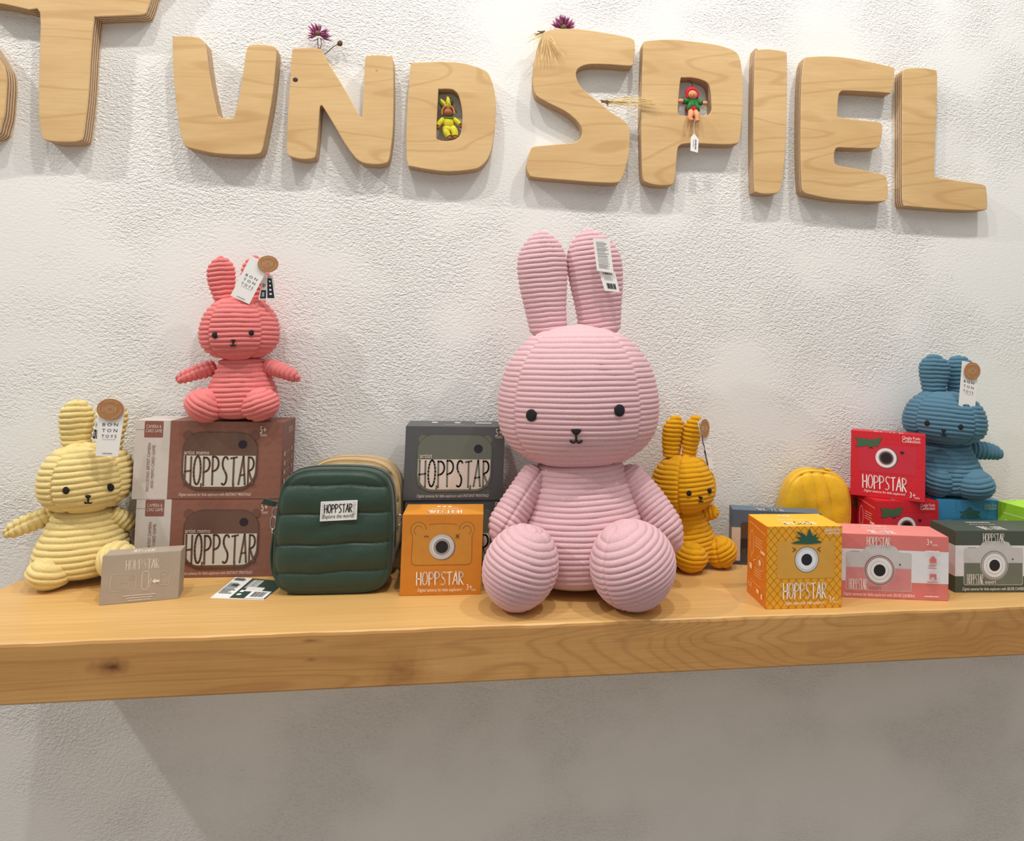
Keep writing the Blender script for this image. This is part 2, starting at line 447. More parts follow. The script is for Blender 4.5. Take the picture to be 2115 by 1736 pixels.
# ------------------------------------------------------------------ wooden letters
LT = 0.035
BF, BE = birch(), plyedge()
LET = {
 'T': ([(-70, -90), (330, -90), (318, -30), (311, 0), (304, 20), (296, 30), (260, 32), (225, 33.5), (199, 35), (194, 40), (188, 100), (182, 198), (176, 250), (171, 284), (165, 290), (155, 293), (130, 293.5), (106, 292), (92, 288), (87, 282), (81, 250), (79.5, 200), (81, 120), (82, 26), (60, 20), (30, 13), (5, 8), (-30, 3), (-62, -4)], []),
 'U': ([(356, 78), (360, 74.5), (385.6, 74), (408, 77), (418, 82), (425, 96), (433.6, 159), (445, 215), (450, 236), (457, 243), (475, 244), (484, 238), (496.5, 185), (505, 126), (510, 99), (519, 92), (535, 91), (552, 92.5), (565, 95.5), (571, 105), (568, 149), (560, 215), (546, 288), (541, 309), (532, 318), (496.5, 319.5), (447, 317), (414, 311), (385, 303), (379, 295), (371, 262), (362, 200), (357, 132)], []),
 'N': ([(603, 105), (613, 99.5), (639.4, 98), (658, 100.5), (666, 105), (676.5, 127), (700, 164), (724, 205), (741, 237), (745, 240), (748, 237), (752, 172), (754, 121), (761, 114.5), (785, 113), (803, 115.5), (811, 120.5), (813, 185), (811.5, 265), (807.6, 304.5), (803, 330), (793, 338), (766.5, 339), (745, 334), (729.5, 320), (711, 294), (692.4, 262), (668, 222), (663, 218.5), (660, 226), (656.6, 278), (652, 319), (644.7, 327), (623.5, 328.5), (603, 324), (594, 318), (592, 304.5), (594.4, 238), (599.7, 159)], []),
 'D': ([(848, 133), (853, 129), (904, 127), (944, 128.4), (970, 133), (1000, 144), (1011.4, 156), (1020.7, 185), (1024, 220), (1022, 265), (1015.4, 307), (1007.4, 328), (995, 342), (978, 349.5), (930.7, 354), (891, 351), (851, 343.5), (842, 339), (839, 304.5), (841, 225), (845, 172)],
       [(905.5, 186), (908, 184), (930.7, 184), (941, 189), (948, 199), (954, 225), (955, 249), (952, 272.7), (945, 284.6), (930.7, 290), (915, 290.7), (903, 287), (901.5, 280.6), (902, 251.5), (904, 212)]),
 'S': ([(1121, 69), (1128, 64), (1145, 60), (1185, 59), (1230, 64), (1287, 74), (1306, 80), (1311, 88), (1311, 113.5), (1308, 129), (1302, 136), (1258.6, 133), (1219, 132.5), (1199, 138), (1190.5, 148), (1192, 164.5), (1202, 181.6), (1221.7, 198.6), (1241.6, 214), (1264, 232.6), (1287, 247), (1297, 259), (1301, 274), (1300, 312), (1292.6, 346), (1284, 369), (1273, 377), (1230, 376.5), (1173.5, 372), (1105, 366), (1093, 360), (1088, 346), (1090, 329), (1096, 308), (1105, 302), (1145, 298), (1179, 295.6), (1194, 290), (1202, 278), (1201, 264), (1190.5, 248), (1168, 230), (1139.4, 215.6), (1114, 202), (1104, 190), (1101, 165), (1104, 127.7), (1111, 93.6)], []),
 'P': ([(1329, 90), (1336, 84), (1386, 81), (1429, 85), (1480, 92), (1514, 103), (1526.7, 116), (1532, 142), (1535, 184), (1533, 241), (1528, 286.5), (1520, 297), (1485.5, 298), (1443, 296), (1414.6, 296.5), (1403, 301), (1399, 312), (1396, 349), (1393, 374), (1384, 382), (1358, 382), (1338, 377.5), (1329, 370), (1326, 340.4), (1324.5, 255), (1326, 170), (1328, 108)],
       [(1406, 163), (1412, 160.5), (1429, 160.3), (1448.6, 164.5), (1462, 172), (1467.5, 187), (1470, 218.4), (1468.5, 231), (1460, 237.7), (1429, 238.5), (1405, 238), (1400.4, 231), (1402, 198.6)]),
 'I': ([(1560, 107), (1567, 102.5), (1587, 101), (1610.5, 104), (1622, 107), (1625.6, 116), (1625.6, 191), (1623.6, 292.6), (1616, 374), (1611, 393), (1602, 399), (1578.5, 400), (1563, 396.5), (1558, 388.6), (1556.7, 321.7), (1557, 205)], []),
 'E': ([(1661, 123), (1670, 117.5), (1709, 115.5), (1756, 119.6), (1805, 129), (1842, 138), (1847.5, 144), (1846, 176), (1841, 190), (1836, 192), (1805, 189.5), (1747, 187), (1736, 190), (1732, 200), (1730, 231.6), (1733, 241.5), (1761.7, 246), (1805, 250.5), (1819, 254), (1822.8, 263.5), (1820, 290), (1815, 302), (1805, 306), (1761.7, 305.7), (1732.6, 304.5), (1725, 310), (1723, 327.5), (1729, 340.6), (1761.7, 347), (1805, 355.5), (1824, 360), (1831.5, 368), (1834.4, 394.4), (1832, 411), (1822.8, 415.5), (1776, 415), (1718, 410.4), (1674.5, 401.7), (1660, 396), (1656, 380), (1654, 321.7), (1654, 234.5), (1656, 161.8)], []),
 'L': ([(1865.5, 147), (1875, 140.8), (1901, 140), (1930, 143.5), (1935, 149), (1936, 176), (1933, 263.5), (1930, 352), (1935, 365), (1965, 371), (2009, 377), (2033, 382), (2038, 394.4), (2039.4, 428), (2032, 433), (1994, 434), (1936, 430.7), (1878, 425.5), (1866, 420.6), (1864, 380), (1864, 263.5), (1864, 176)], []),
}
def inset_dir(P, closed=True):
    n = len(P); out = []
    for i in range(n):
        a, c = P[(i - 1) % n], P[(i + 1) % n]; d = (c - a); d = Vector((d.x, 0, d.z)).normalized()
        out.append(Vector((-d.z, 0, d.x)))
    return out
def build_letter(ch, outer, hole, label):
    mb = MB(); loops = []
    for li, lp in enumerate([outer] + ([hole] if hole else [])):
        q = smoothpath([(x, y, 0) for x, y in lp], 3, True)
        P = [onY(p.x, p.y, -LT) for p in q]
        P = [Vector((p.x, 0, p.z)) for p in P]
        area = sum(P[i].x * P[(i + 1) % len(P)].z - P[(i + 1) % len(P)].x * P[i].z for i in range(len(P)))
        if (area > 0) == (li == 1): P.reverse()
        loops.append(P)
    bev = 0.0015; front = []
    for li, P in enumerate(loops):
        dirs = inset_dir(P)   # left of travel = inside for ccw outer
        ringA = [Vector((p.x, -LT, p.z)) + d * bev for p, d in zip(P, dirs)]
        ringB = [Vector((p.x, -LT + bev * .3, p.z)) + d * bev * .3 for p, d in zip(P, dirs)]
        ringC = [Vector((p.x, -LT + bev, p.z)) for p in P]
        ringD = [Vector((p.x, -0.0005, p.z)) for p in P]
        mb.grid([ringA, ringB, ringC], BF); mb.grid([ringC, ringD], BE)
        front.append(ringA)
    allv = [p for l_ in front for p in l_]
    tr = tessellate_polygon([[Vector((p.x, p.z, 0)) for p in l_] for l_ in front])
    mb.add(allv, [list(t) for t in tr], BF)
    xs = [p.x for p in loops[0]]; zs = [p.z for p in loops[0]]
    base = (sum(xs) / len(xs), 0, min(zs))
    o = mb.build('wooden_letter', base=base)
    bm = bmesh.new(); bm.from_mesh(o.data); bmesh.ops.remove_doubles(bm, verts=bm.verts, dist=1e-6); bmesh.ops.recalc_face_normals(bm, faces=bm.faces)
    bm.to_mesh(o.data); bm.free()
    tag(o, label, 'letter', 'wooden letters on the wall')
    return o
S2 = [(-150, 35), (-60, 48), (-15, 100), (3, 129), (11, 145), (13.5, 170), (12, 199), (9, 235), (3, 258), (-5, 278), (-40, 282), (-150, 270)]
build_letter('S', S2, [], 'leftmost wooden letter on the wall, only its rounded right side inside the frame')
LB = {'T': 'tall birch plywood letter T cut off by the top edge of the photo', 'U': 'birch plywood letter U between the T and the N',
      'N': 'birch plywood letter N with a dark knot hole and a dried flower above it', 'D': 'birch plywood letter D with a yellow doll in its opening',
      'S': 'large birch plywood letter S with dried straw tucked around it', 'P': 'birch plywood letter P with a red and green doll in its opening',
      'I': 'straight narrow birch plywood letter I between P and E', 'E': 'birch plywood letter E on the wall, right of the I', 'L': 'birch plywood letter L at the right end of the wall lettering'}
letters = {}
for ch, (ou, ho) in LET.items(): letters[ch] = build_letter(ch, ou, ho, LB[ch])
kn = MB(); c = onY(610, 164.5, -LT - 0.0002)
kn.ball(c, 0.0055, 0.0006, 0.005, M((52, 28, 26), 0.6), 16, 8)
kn.build('knot', letters['N'])
for (x, y) in [(778, 145)]:
    kn = MB(); kn.ball(onY(x, y, -LT), 0.003, 0.0004, 0.0025, M((190, 148, 95), 0.6), 14, 6); kn.build('knot', letters['N'])

# ------------------------------------------------------------------ cartons
def carton(label, fl, fr, depth, h, z0, cols, name='camera_box', group=None, tilt=0.0):
    """fl, fr: bottom front corners (x,y); cols: front, side, top colours"""
    w = math.hypot(fr[0] - fl[0], fr[1] - fl[1]); yaw = math.atan2(fr[1] - fl[1], fr[0] - fl[0])
    bm = bmesh.new(); bmesh.ops.create_cube(bm, size=1)
    for v in bm.verts: v.co = Vector(((v.co.x + .5) * w, (v.co.y + .5) * depth, (v.co.z + .5) * h))
    mats = [cols[0], cols[1], cols[2]]
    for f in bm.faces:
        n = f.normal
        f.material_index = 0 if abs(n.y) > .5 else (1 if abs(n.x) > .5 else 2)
    bmesh.ops.bevel(bm, geom=list(bm.edges), offset=0.0007, segments=2, affect='EDGES')
    me = bpy.data.meshes.new(name); bm.to_mesh(me); bm.free()
    for m_ in mats: me.materials.append(m_)
    o = bpy.data.objects.new(name, me); COL.objects.link(o)
    o.location = (fl[0], fl[1], z0); o.rotation_euler = (tilt, 0, yaw); reg(o)
    tag(o, label, 'box', group)
    o_ = {'front': Print((0, 0, h), (w, 0, h), (w, 0, 0), (0, 0, 0)),
          'left': Print((0, depth, h), (0, 0, h), (0, 0, 0), (0, depth, 0)),
          'right': Print((w, 0, h), (w, depth, h), (w, depth, 0), (w, 0, 0)),
          'top': Print((w, 0, h), (0, 0, h), (0, depth, h), (w, depth, h))}
    return o, o_

# --- artist memo boxes (brown, stacked two high)
BR, BRD, CAMBR, LG = M((140, 92, 76), 0.5), M((128, 82, 68), 0.5), M((104, 76, 62), 0.45), M((205, 196, 188), 0.5)
PANEL = M((206, 202, 190), 0.5); LENS = M((38, 28, 42), 0.3, var=0); PALE = M((222, 205, 192), 0.6)
STRK = M((130, 84, 68), 0.5)
def memo_box(label, x0, z0, y0=-0.100, w=0.281):
    o, fc = carton(label, (x0, y0), (x0 + w, y0 - 0.006), 0.090, 0.1560, z0, (BR, BRD, BR), group='brown artist memo boxes')
    p = fc['front']
    p.rrect(0, 0, 0.232, 1, 0.0002, LG).build('white_band', o)
    p.rrect(0.06, 0.005, 0.185, 0.215, 0.0018, M((138, 86, 74), 0.5)).stroke([(0.002, 0.115), (0.06, 0.115)], 0.0005, STRK)
    p.text('CAMERA &', 0.072, 0.095, 0.0095, PALE, width=0.10); p.text('CARD GAME', 0.070, 0.150, 0.0095, PALE, width=0.108)
    p.build('label_patch', o)
    p.text('INCLUDING ARTIST CAMERA', 0.108, 0.90, 0.0078, STRK, width=0.62, vert=True)
    p.text('AND MEMO CARD GAME', 0.138, 0.86, 0.0078, STRK, width=0.55, vert=True)
    # printed words scattered over the brown ground
    rr = random.Random(5 + int(z0 * 10))
    for i in range(9):
        for j in range(11):
            a = 0.25 + 0.069 * j + 0.02 * (i % 2); b_ = 0.06 + 0.108 * i
            p.stroke([(a, b_ + .02), (a + .018, b_ - .004), (a + .03, b_ + .008), (a + .045, b_ - .02)], 0.00035, STRK, False)
    p.up().build('lettering', o)
    # printed camera
    p.ell(0.350, 0.178, 0.0085, M((112, 74, 60), 0.5)).ell(0.806, 0.178, 0.0085, M((112, 74, 60), 0.5))
    p.rrect(0.322, 0.135, 0.832, 0.885, 0.036, M((90, 62, 50), 0.45), 10)
    p.rrect(0.327, 0.145, 0.827, 0.868, 0.034, CAMBR, 10)
    pic = p.build('camera_picture', o)
    # white lower panel with straight top and rounded bottom
    pts = [(0.334, 0.440), (0.820, 0.440), (0.820, 0.60)]
    ra, rb = 0.100, 0.22
    for i in range(9):
        t = math.radians(90 * i / 8); pts.append((0.820 - ra + ra * math.cos(t), 0.62 + rb * math.sin(t)))
    for i in range(9):
        t = math.radians(90 + 90 * i / 8); pts.append((0.334 + ra + ra * math.cos(t), 0.62 + rb * math.sin(t)))
    p.poly(pts, PANEL)
    p.build('white_panel', pic)
    p.ell(0.727, 0.292, 0.0085, LENS).build('lens', pic)
    p.hopp(0.345, 0.452, 0.812, 0.815, 0.0038, CAMBR, gap=0.16)
    p.stroke([(0.458, 0.80), (0.458, 0.845)], 0.003, CAMBR).stroke([(0.678, 0.80), (0.676, 0.845)], 0.003, CAMBR)
    p.text('artist memo', 0.335, 0.425, 0.0125, PALE, width=0.168)
    p.build('logo', pic)
    p.text('5+', 0.842, 0.145, 0.021, PALE, width=0.044); p.text('YEARS', 0.842, 0.185, 0.0075, PALE, width=0.048)
    p.text('Digital cameras for little explorers with INSTANT PRINTING!', 0.315, 0.955, 0.0088, PALE, width=0.485, ital=0.15)
    p.build('small_lettering', o)
    q = fc['right']
    q.rrect(0.42, 0.07, 0.78, 0.16, 0.0005, BRD)
    q.bars(0.42, 0.08, 0.78, 0.17, 12, M((190, 160, 146), 0.5))
    for i, yy in enumerate((0.40, 0.52, 0.64, 0.76)):
        q.rrect(0.12, yy, 0.26, yy + 0.06, 0.001, M((190, 160, 146), 0.5)).stroke([(0.34, yy + .02), (0.62, yy)], 0.0006, PALE, False)
        q.rrect(0.70, yy - .03, 0.78, yy + 0.02, 0.001, M((190, 160, 146), 0.5))
    q.build('side_icons', o)
    q = fc['top']; q.rrect(0.768, 0, 1, 1, 0.0002, LG).build('top_band', o)
    return o
memo_box('brown memo camera box with white band, lower of the two stacked behind the taupe box', -0.648, ZS)
memo_box('brown memo camera box with white band, upper one under the coral rabbit', -0.6575, ZS + 0.1565)

# --- dark grey artist boxes
GR, GRC = M((84, 85, 86), 0.5), M((104, 108, 96), 0.45)
def artist_box(label, x0, y0, z0, w=0.206):
    o, fc = carton(label, (x0, y0), (x0 + w, y0), 0.100, 0.1545, z0, (GR, GR, GR), group='dark grey artist camera boxes')
    p = fc['front']
    E1 = M((84, 90, 76), 0.45)
    p.ell(0.175, 0.175, 0.0115, E1).ell(0.825, 0.175, 0.0115, E1).ell(0.178, 0.18, 0.0095, GRC).ell(0.822, 0.18, 0.0095, GRC)
    p.rrect(0.118, 0.108, 0.880, 0.885, 0.034, E1, 10); p.rrect(0.128, 0.118, 0.870, 0.872, 0.032, GRC, 10)
    pic = p.build('camera_picture', o)
    pts = [(0.135, 0.445), (0.862, 0.445), (0.862, 0.62)]
    ra, rb = 0.15, 0.225
    for i in range(9):
        t = math.radians(90 * i / 8); pts.append((0.862 - ra + ra * math.cos(t), 0.625 + rb * math.sin(t)))
    for i in range(9):
        t = math.radians(90 + 90 * i / 8); pts.append((0.135 + ra + ra * math.cos(t), 0.625 + rb * math.sin(t)))
    p.poly(pts, M((214, 200, 190), 0.5)); p.build('white_panel', pic)
    p.ell(0.735, 0.300, 0.0092, LENS).build('lens', pic)
    p.hopp(0.150, 0.460, 0.850, 0.815, 0.0037, GRC, gap=0.16)
    p.stroke([(0.325, 0.80), (0.325, 0.845)], 0.003, GRC).stroke([(0.667, 0.80), (0.662, 0.845)], 0.003, GRC)
    p.text('artist', 0.148, 0.425, 0.0135, PALE, width=0.125); p.build('logo', pic)
    p.text('5+', 0.905, 0.12, 0.022, PALE, width=0.066); p.text('YEARS', 0.898, 0.155, 0.0085, PALE, width=0.078)
    p.text('Digital cameras for little explorers with INSTANT PRINTING!', 0.135, 0.955, 0.0092, PALE, width=0.72, ital=0.15)
    p.build('small_lettering', o)
    q = fc['top']
    q.rrect(0.13, 0.62, 0.30, 0.74, 0.001, WHITE)
    q.rrect(0.46, 0.60, 0.52, 0.78, 0.001, PALE).rrect(0.70, 0.60, 0.76, 0.78, 0.001, PALE)
    q.text('HOPPSTAR', 0.52, 0.30, 0.008, PALE, align='c'); q.build('top_print', o)
    return o
artist_box('dark grey artist camera box, lower one mostly hidden behind the orange bear box', -0.126, -0.122, ZS)
artist_box('dark grey artist camera box with khaki camera picture, upper one left of the pink rabbit', -0.130, -0.124, ZS + 0.155)

# --- small taupe box
def taupe():
    C1 = M((172, 158, 142), 0.55)
    o, fc = carton('small taupe camera accessory box standing before the pale yellow rabbit', (-0.639, -0.241), (-0.518, -0.217), 0.046, 0.0862, ZS, (C1, C1, C1), tilt=-0.05)
    p = fc['front']; Lc = M((232, 222, 206), 0.6); Ld = M((202, 190, 172), 0.6)
    p.hopp(0.30, 0.12, 0.72, 0.32, 0.0011, Lc); p.build('lettering', o)
    def rr(a0, b0, a1, b1, w, m_):
        p.closed([(a0 + .02, b0), (a1 - .02, b0), (a1, b0 + .05), (a1, b1 - .05), (a1 - .02, b1), (a0 + .02, b1), (a0, b1 - .05), (a0, b0 + .05)], w, m_)
    rr(0.12, 0.40, 0.44, 0.74, 0.0009, Ld); rr(0.22, 0.56, 0.35, 0.70, 0.0009, Ld)
    p.closed(arcpts(0.385, 0.47, 0.025, 0.04, 0, 340, 14), 0.0007, Ld)
    rr(0.515, 0.37, 0.600, 0.75, 0.0009, Lc)
    p.stroke([(0.60, 0.64), (0.635, 0.52), (0.62, 0.72)], 0.0006, Lc)
    p.poly([(0.645, 0.585), (0.685, 0.53), (0.685, 0.56), (0.745, 0.56), (0.745, 0.615), (0.685, 0.615), (0.685, 0.645)], Lc)
    p.closed(arcpts(0.79, 0.43, 0.055, 0.045, 0, 340, 16), 0.0007, Ld); p.stroke([(0.735, 0.44), (0.74, 0.66), (0.86, 0.68), (0.88, 0.42)], 0.0007, Ld)
    p.build('line_drawings', o)
    for i, (t, wd) in enumerate((('The accessories for your camera', .42), ('Instant printing paper rolls', .34), ('for printing your pictures', .30))):
        p.bars(0.5 - wd / 2, 0.835 + i * 0.048, 0.5 + wd / 2, 0.850 + i * 0.048, 26, Lc, 1.0, True, 3 + i)
    p.build('fine_print', o)
    q = fc['top']; q.hopp(0.38, 0.25, 0.66, 0.7, 0.0012, Lc); q.build('top_lettering', o)
taupe()

# --- orange bear box
def lens(p, o, a, b_, R, rings, name='lens_picture'):
    """rings: list of (radius factor, material, dy)"""
    for rf, m_, dx in rings: p.ell(a + dx / p.W, b_ + dx * .4 / p.H, R * rf, m_, 1.0, 40)
    return p.build(name, o)
def bear_box():
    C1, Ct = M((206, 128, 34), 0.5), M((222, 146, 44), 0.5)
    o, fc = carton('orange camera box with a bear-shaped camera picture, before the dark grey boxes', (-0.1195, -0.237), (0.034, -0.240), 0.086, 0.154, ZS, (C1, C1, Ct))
    p = fc['front']; body, edge = M((200, 134, 48), 0.5), M((158, 98, 30), 0.5); WR = M((242, 236, 226), 0.6)
    def bear(k, m_):
        pts = []
        for a_ in np.linspace(200, -10, 16): pts.append((0.20 + (0.088 + k) * math.cos(math.radians(a_)), 0.185 - (0.086 + k) * math.sin(math.radians(a_))))
        pts += [(0.33, 0.128 - k), (0.5, 0.118 - k), (0.67, 0.128 - k)]
        for a_ in np.linspace(190, -20, 16): pts.append((0.80 + (0.088 + k) * math.cos(math.radians(a_)), 0.185 - (0.086 + k) * math.sin(math.radians(a_))))
        pts += [(0.862 + k, 0.26), (0.868 + k, 0.58), (0.85 + k * .8, 0.61 + k * .6), (0.82, 0.62 + k), (0.18, 0.62 + k), (0.15 - k * .8, 0.61 + k * .6), (0.132 - k, 0.58), (0.138 - k, 0.26)]
        p.poly(pts, m_)
    bear(0.010, edge); bear(0, body)
    for s_ in (-1, 1):
        p.stroke(arcpts(0.5 + s_ * 0.30, 0.195, 0.055, 0.06, 90 - s_ * 95 - 80, 90 - s_ * 95 + 80, 12) if False else [(0.5 + s_ * (0.30 - 0.052 * math.sin(t)), 0.195 - 0.058 * math.cos(t)) for t in np.linspace(-2.6, 1.2, 14)], 0.0010, edge)
    pic = p.build('camera_picture', o)
    lens(p, pic, 0.497, 0.40, 0.0245, [(1.0, M((110, 104, 104), .5), 0.0010), (0.97, M((196, 192, 190), .5), -0.0004), (0.74, M((222, 219, 216), .5), -0.0006), (0.66, M((150, 146, 146), .5), 0.0), (0.48, BLACK, 0.0)])
    p.stroke(arcpts(0.30, 0.285, 0.028, 0.022, 200, 340, 8), 0.0011, BLACK); p.build('printed_eye', pic)
    p.stroke([(0.665, 0.245), (0.705, 0.290)], 0.0012, BLACK).stroke([(0.705, 0.245), (0.665, 0.290)], 0.0012, BLACK)
    p.build('printed_eye', pic)
    p.hopp(0.20, 0.705, 0.775, 0.865, 0.0022, WR)
    p.text('Digital cameras for little explorers!', 0.22, 0.945, 0.0085, WR, width=0.54, ital=.15)
    p.text('3+', 0.82, 0.935, 0.016, WR, width=0.07)
    p.text('YEARS', 0.875, 0.945, 0.005, WR, width=0.06)
    p.build('lettering', o)
    q = fc['top']; q.hopp(0.28, 0.12, 0.70, 0.40, 0.0022, WR); q.text('Explore the world!', 0.33, 0.56, 0.008, WR, width=0.34)
    q.rrect(0.42, 0.66, 0.46, 0.76, .001, WR).rrect(0.49, 0.66, 0.53, 0.76, .001, WR).rrect(0.56, 0.66, 0.60, 0.76, .001, WR); q.build('top_lettering', o)
bear_box()

# --- side print common to the fruit boxes
def side_print(fc, o, Wt):
    q = fc
    q.stroke([(0.10, 0.07), (0.92, 0.12)], 0.0011, Wt)
    q.closed([(0.24, 0.16)] + [(0.24 + 0.10 * math.sin(t), 0.32 - 0.15 * math.cos(t)) for t in np.linspace(0.4, 2 * pi - 0.4, 22)], 0.0016, Wt)
    q.stroke([(0.24, 0.47), (0.24, 0.52)], 0.0018, Wt)
    for i in range(4): q.stroke([(0.42, 0.22 + .035 * i), (0.80 - .05 * (i % 2), 0.225 + .035 * i)], 0.0011, Wt, False)
    q.rrect(0.70, 0.34, 0.92, 0.375, 0.001, Wt)
    q.closed([(0.52, 0.48), (0.62, 0.42), (0.85, 0.46), (0.85, 0.58), (0.72, 0.58), (0.56, 0.54)], 0.0009, Wt)
    q.ell(0.68, 0.50, 0.006, Wt); q.stroke([(0.36, 0.53), (0.46, 0.50)], 0.002, Wt)
    q.rrect(0.15, 0.585, 0.30, 0.655, 0.002, Wt)
    for i in range(4): q.stroke([(0.42, 0.60 + .03 * i), (0.76, 0.60 + .03 * i)], 0.0010, Wt, False)
    q.stroke([(0.22, 0.79), (0.78, 0.80)], 0.0008, Wt)
    q.text('CE', 0.12, 0.88, 0.012, Wt, width=0.2)
    q.rrect(0.55, 0.84, 0.68, 0.89, .0008, Wt).rrect(0.78, 0.86, 0.86, 0.92, .0008, Wt); q.build('side_print', o)

def pine_box():
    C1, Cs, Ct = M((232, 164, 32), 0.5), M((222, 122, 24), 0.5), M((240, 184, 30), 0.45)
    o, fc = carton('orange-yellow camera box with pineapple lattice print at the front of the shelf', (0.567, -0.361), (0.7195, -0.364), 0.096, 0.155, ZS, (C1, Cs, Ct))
    p = fc['front']; LN = M((176, 112, 22), 0.5); WR = M((246, 240, 228), 0.6)
    # lattice, clipped to the face
    st = 0.098
    def clip(a0, b0, a1, b1):
        t0, t1 = 0.0, 1.0; dx, dy = a1 - a0, b1 - b0
        for pq, qq in ((-dx, a0), (dx, 1 - a0), (-dy, b0), (dy, 1 - b0)):
            if abs(pq) < 1e-12:
                if qq < 0: return None
                continue
            t = qq / pq
            if pq < 0: t0 = max(t0, t)
            else: t1 = min(t1, t)
        return None if t0 >= t1 else [(a0 + dx * t0, b0 + dy * t0), (a0 + dx * t1, b0 + dy * t1)]
    for i in range(-12, 24):
        for sgn in (1, -1):
            s_ = clip(i * st, 0.0, i * st + sgn * 0.9, 1.0) if True else None
            if s_: p.stroke(s_, 0.0009, LN, False)
    p.up().build('lattice_print', o)
    body = M((214, 158, 62), 0.5)
    p.rrect(0.135, 0.175, 0.895, 0.635, 0.006, body); pic = p.build('camera_picture', o)
    lens(p, pic, 0.525, 0.405, 0.0235, [(1.04, M((40, 30, 40), .5), 0), (1.0, M((206, 206, 214), .5), 0), (0.8, M((232, 232, 236), .5), 0), (0.47, M((28, 26, 40), .4), 0)])
    lf = M((38, 86, 68), 0.55)
    leaf = [(0.31, 0.205), (0.375, 0.180), (0.445, 0.170), (0.36, 0.125), (0.455, 0.130), (0.37, 0.055), (0.475, 0.085), (0.515, 0.12), (0.555, 0.025), (0.60, 0.115), (0.665, 0.085), (0.635, 0.135), (0.70, 0.135), (0.645, 0.165), (0.73, 0.190), (0.69, 0.205), (0.60, 0.212), (0.52, 0.215), (0.42, 0.212)]
    p.poly(leaf, lf); p.build('leaf_crown', pic)
    p.stroke([(0.335, 0.255), (0.375, 0.280), (0.335, 0.305)], 0.0012, BLACK); p.build('printed_eye', pic); p.stroke([(0.705, 0.255), (0.665, 0.280), (0.705, 0.305)], 0.0012, BLACK); p.build('printed_eye', pic)
    p.hopp(0.22, 0.685, 0.785, 0.875, 0.0024, WR)
    p.text('Digital cameras for little explorers!', 0.24, 0.945, 0.0085, WR, width=0.52, ital=.15)
    p.text('3+', 0.83, 0.925, 0.017, WR, width=0.07); p.text('YEARS', 0.885, 0.935, 0.005, WR, width=0.06)
    p.text('Cheeky Fruits', 0.755, 0.055, 0.0095, WR, width=0.2); p.text('Collection', 0.755, 0.095, 0.0095, WR, width=0.2)
    p.build('lettering', o)
    side_print(fc['left'], o, M((250, 214, 170), 0.6))
    q = fc['top']; q.hopp(0.30, 0.14, 0.72, 0.36, 0.0022, WR); q.text('Explore the world!', 0.34, 0.52, 0.009, WR, width=0.4)
    for i in range(3): q.ell(0.5 + 0.06 * i, 0.80, 0.0035, WR)
    q.build('top_lettering', o)
pine_box()

def strawberry_box(label, fl, fr, depth, z0, tilt=0):
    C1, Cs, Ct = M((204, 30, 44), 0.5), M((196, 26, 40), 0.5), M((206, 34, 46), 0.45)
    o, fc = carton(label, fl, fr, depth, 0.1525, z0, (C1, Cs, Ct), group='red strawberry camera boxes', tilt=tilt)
    p = fc['front']; WR = M((248, 238, 232), 0.6); SEED = M((166, 18, 34), 0.5)
    rr = random.Random(9)
    for i in range(15):
        for j in range(14):
            a = 0.035 + 0.071 * j + 0.03 * (i % 2) * 1; b_ = 0.035 + 0.066 * i
            if a < 0.98: p.ell(min(a, 0.985), b_, 0.0008, SEED, 1.6, 6); p.z -= 0.00015
    p.up().build('seed_print', o)
    p.rrect(0.105, 0.185, 0.885, 0.615, 0.007, M((196, 42, 60), 0.45)); pic = p.build('camera_picture', o)
    lens(p, pic, 0.485, 0.385, 0.0235, [(1.0, M((96, 88, 84), .5), 0.0012), (0.96, M((228, 224, 222), .5), -0.0005), (0.70, M((160, 150, 150), .5), -0.0002), (0.62, M((88, 60, 62), .5), 0), (0.48, M((30, 24, 28), .4), 0)])
    lf = M((62, 98, 66), 0.55)
    leaf = [(0.04, 0.085), (0.12, 0.115), (0.20, 0.108), (0.25, 0.125), (0.33, 0.105), (0.43, 0.075), (0.385, 0.165), (0.375, 0.225), (0.30, 0.215), (0.265, 0.245), (0.215, 0.215), (0.14, 0.245), (0.06, 0.235), (0.10, 0.18), (0.075, 0.13)]
    p.poly(leaf, lf); p.build('leaf_crown', pic)
    p.stroke(arcpts(0.28, 0.262, 0.025, 0.02, 200, 340, 8), 0.0013, BLACK); p.build('printed_eye', pic)
    p.poly([(0.665, 0.275), (0.68, 0.262), (0.695, 0.275), (0.71, 0.262), (0.725, 0.278), (0.695, 0.312)], BLACK); p.build('printed_eye', pic)
    p.hopp(0.17, 0.665, 0.755, 0.865, 0.0025, WR)
    p.text('Digital cameras for little explorers!', 0.19, 0.925, 0.0085, WR, width=0.55, ital=.15)
    p.text('3+', 0.80, 0.945, 0.018, WR, width=0.075); p.text('YEARS', 0.86, 0.955, 0.0055, WR, width=0.07)
    p.text('Cheeky Fruits', 0.695, 0.075, 0.010, WR, width=0.235); p.text('Collection', 0.695, 0.125, 0.011, WR, width=0.235)
    p.build('lettering', o)
    side_print(fc['left'], o, M((250, 200, 196), 0.6))
    q = fc['top']; q.hopp(0.30, 0.14, 0.72, 0.42, 0.0022, WR); q.build('top_lettering', o)
    return o
strawberry_box('red strawberry camera box at shelf level, under the tilted red box', (0.928, -0.150), (1.0795, -0.158), 0.088, ZS)
strawberry_box('red strawberry camera box standing angled on top of the other red boxes', (0.9015, -0.084), (1.0335, -0.1735), 0.045, ZS + 0.153)
strawberry_box('red camera box against the wall behind the yellow pouch, mostly hidden', (0.918, -0.049), (1.069, -0.049), 0.045, ZS)

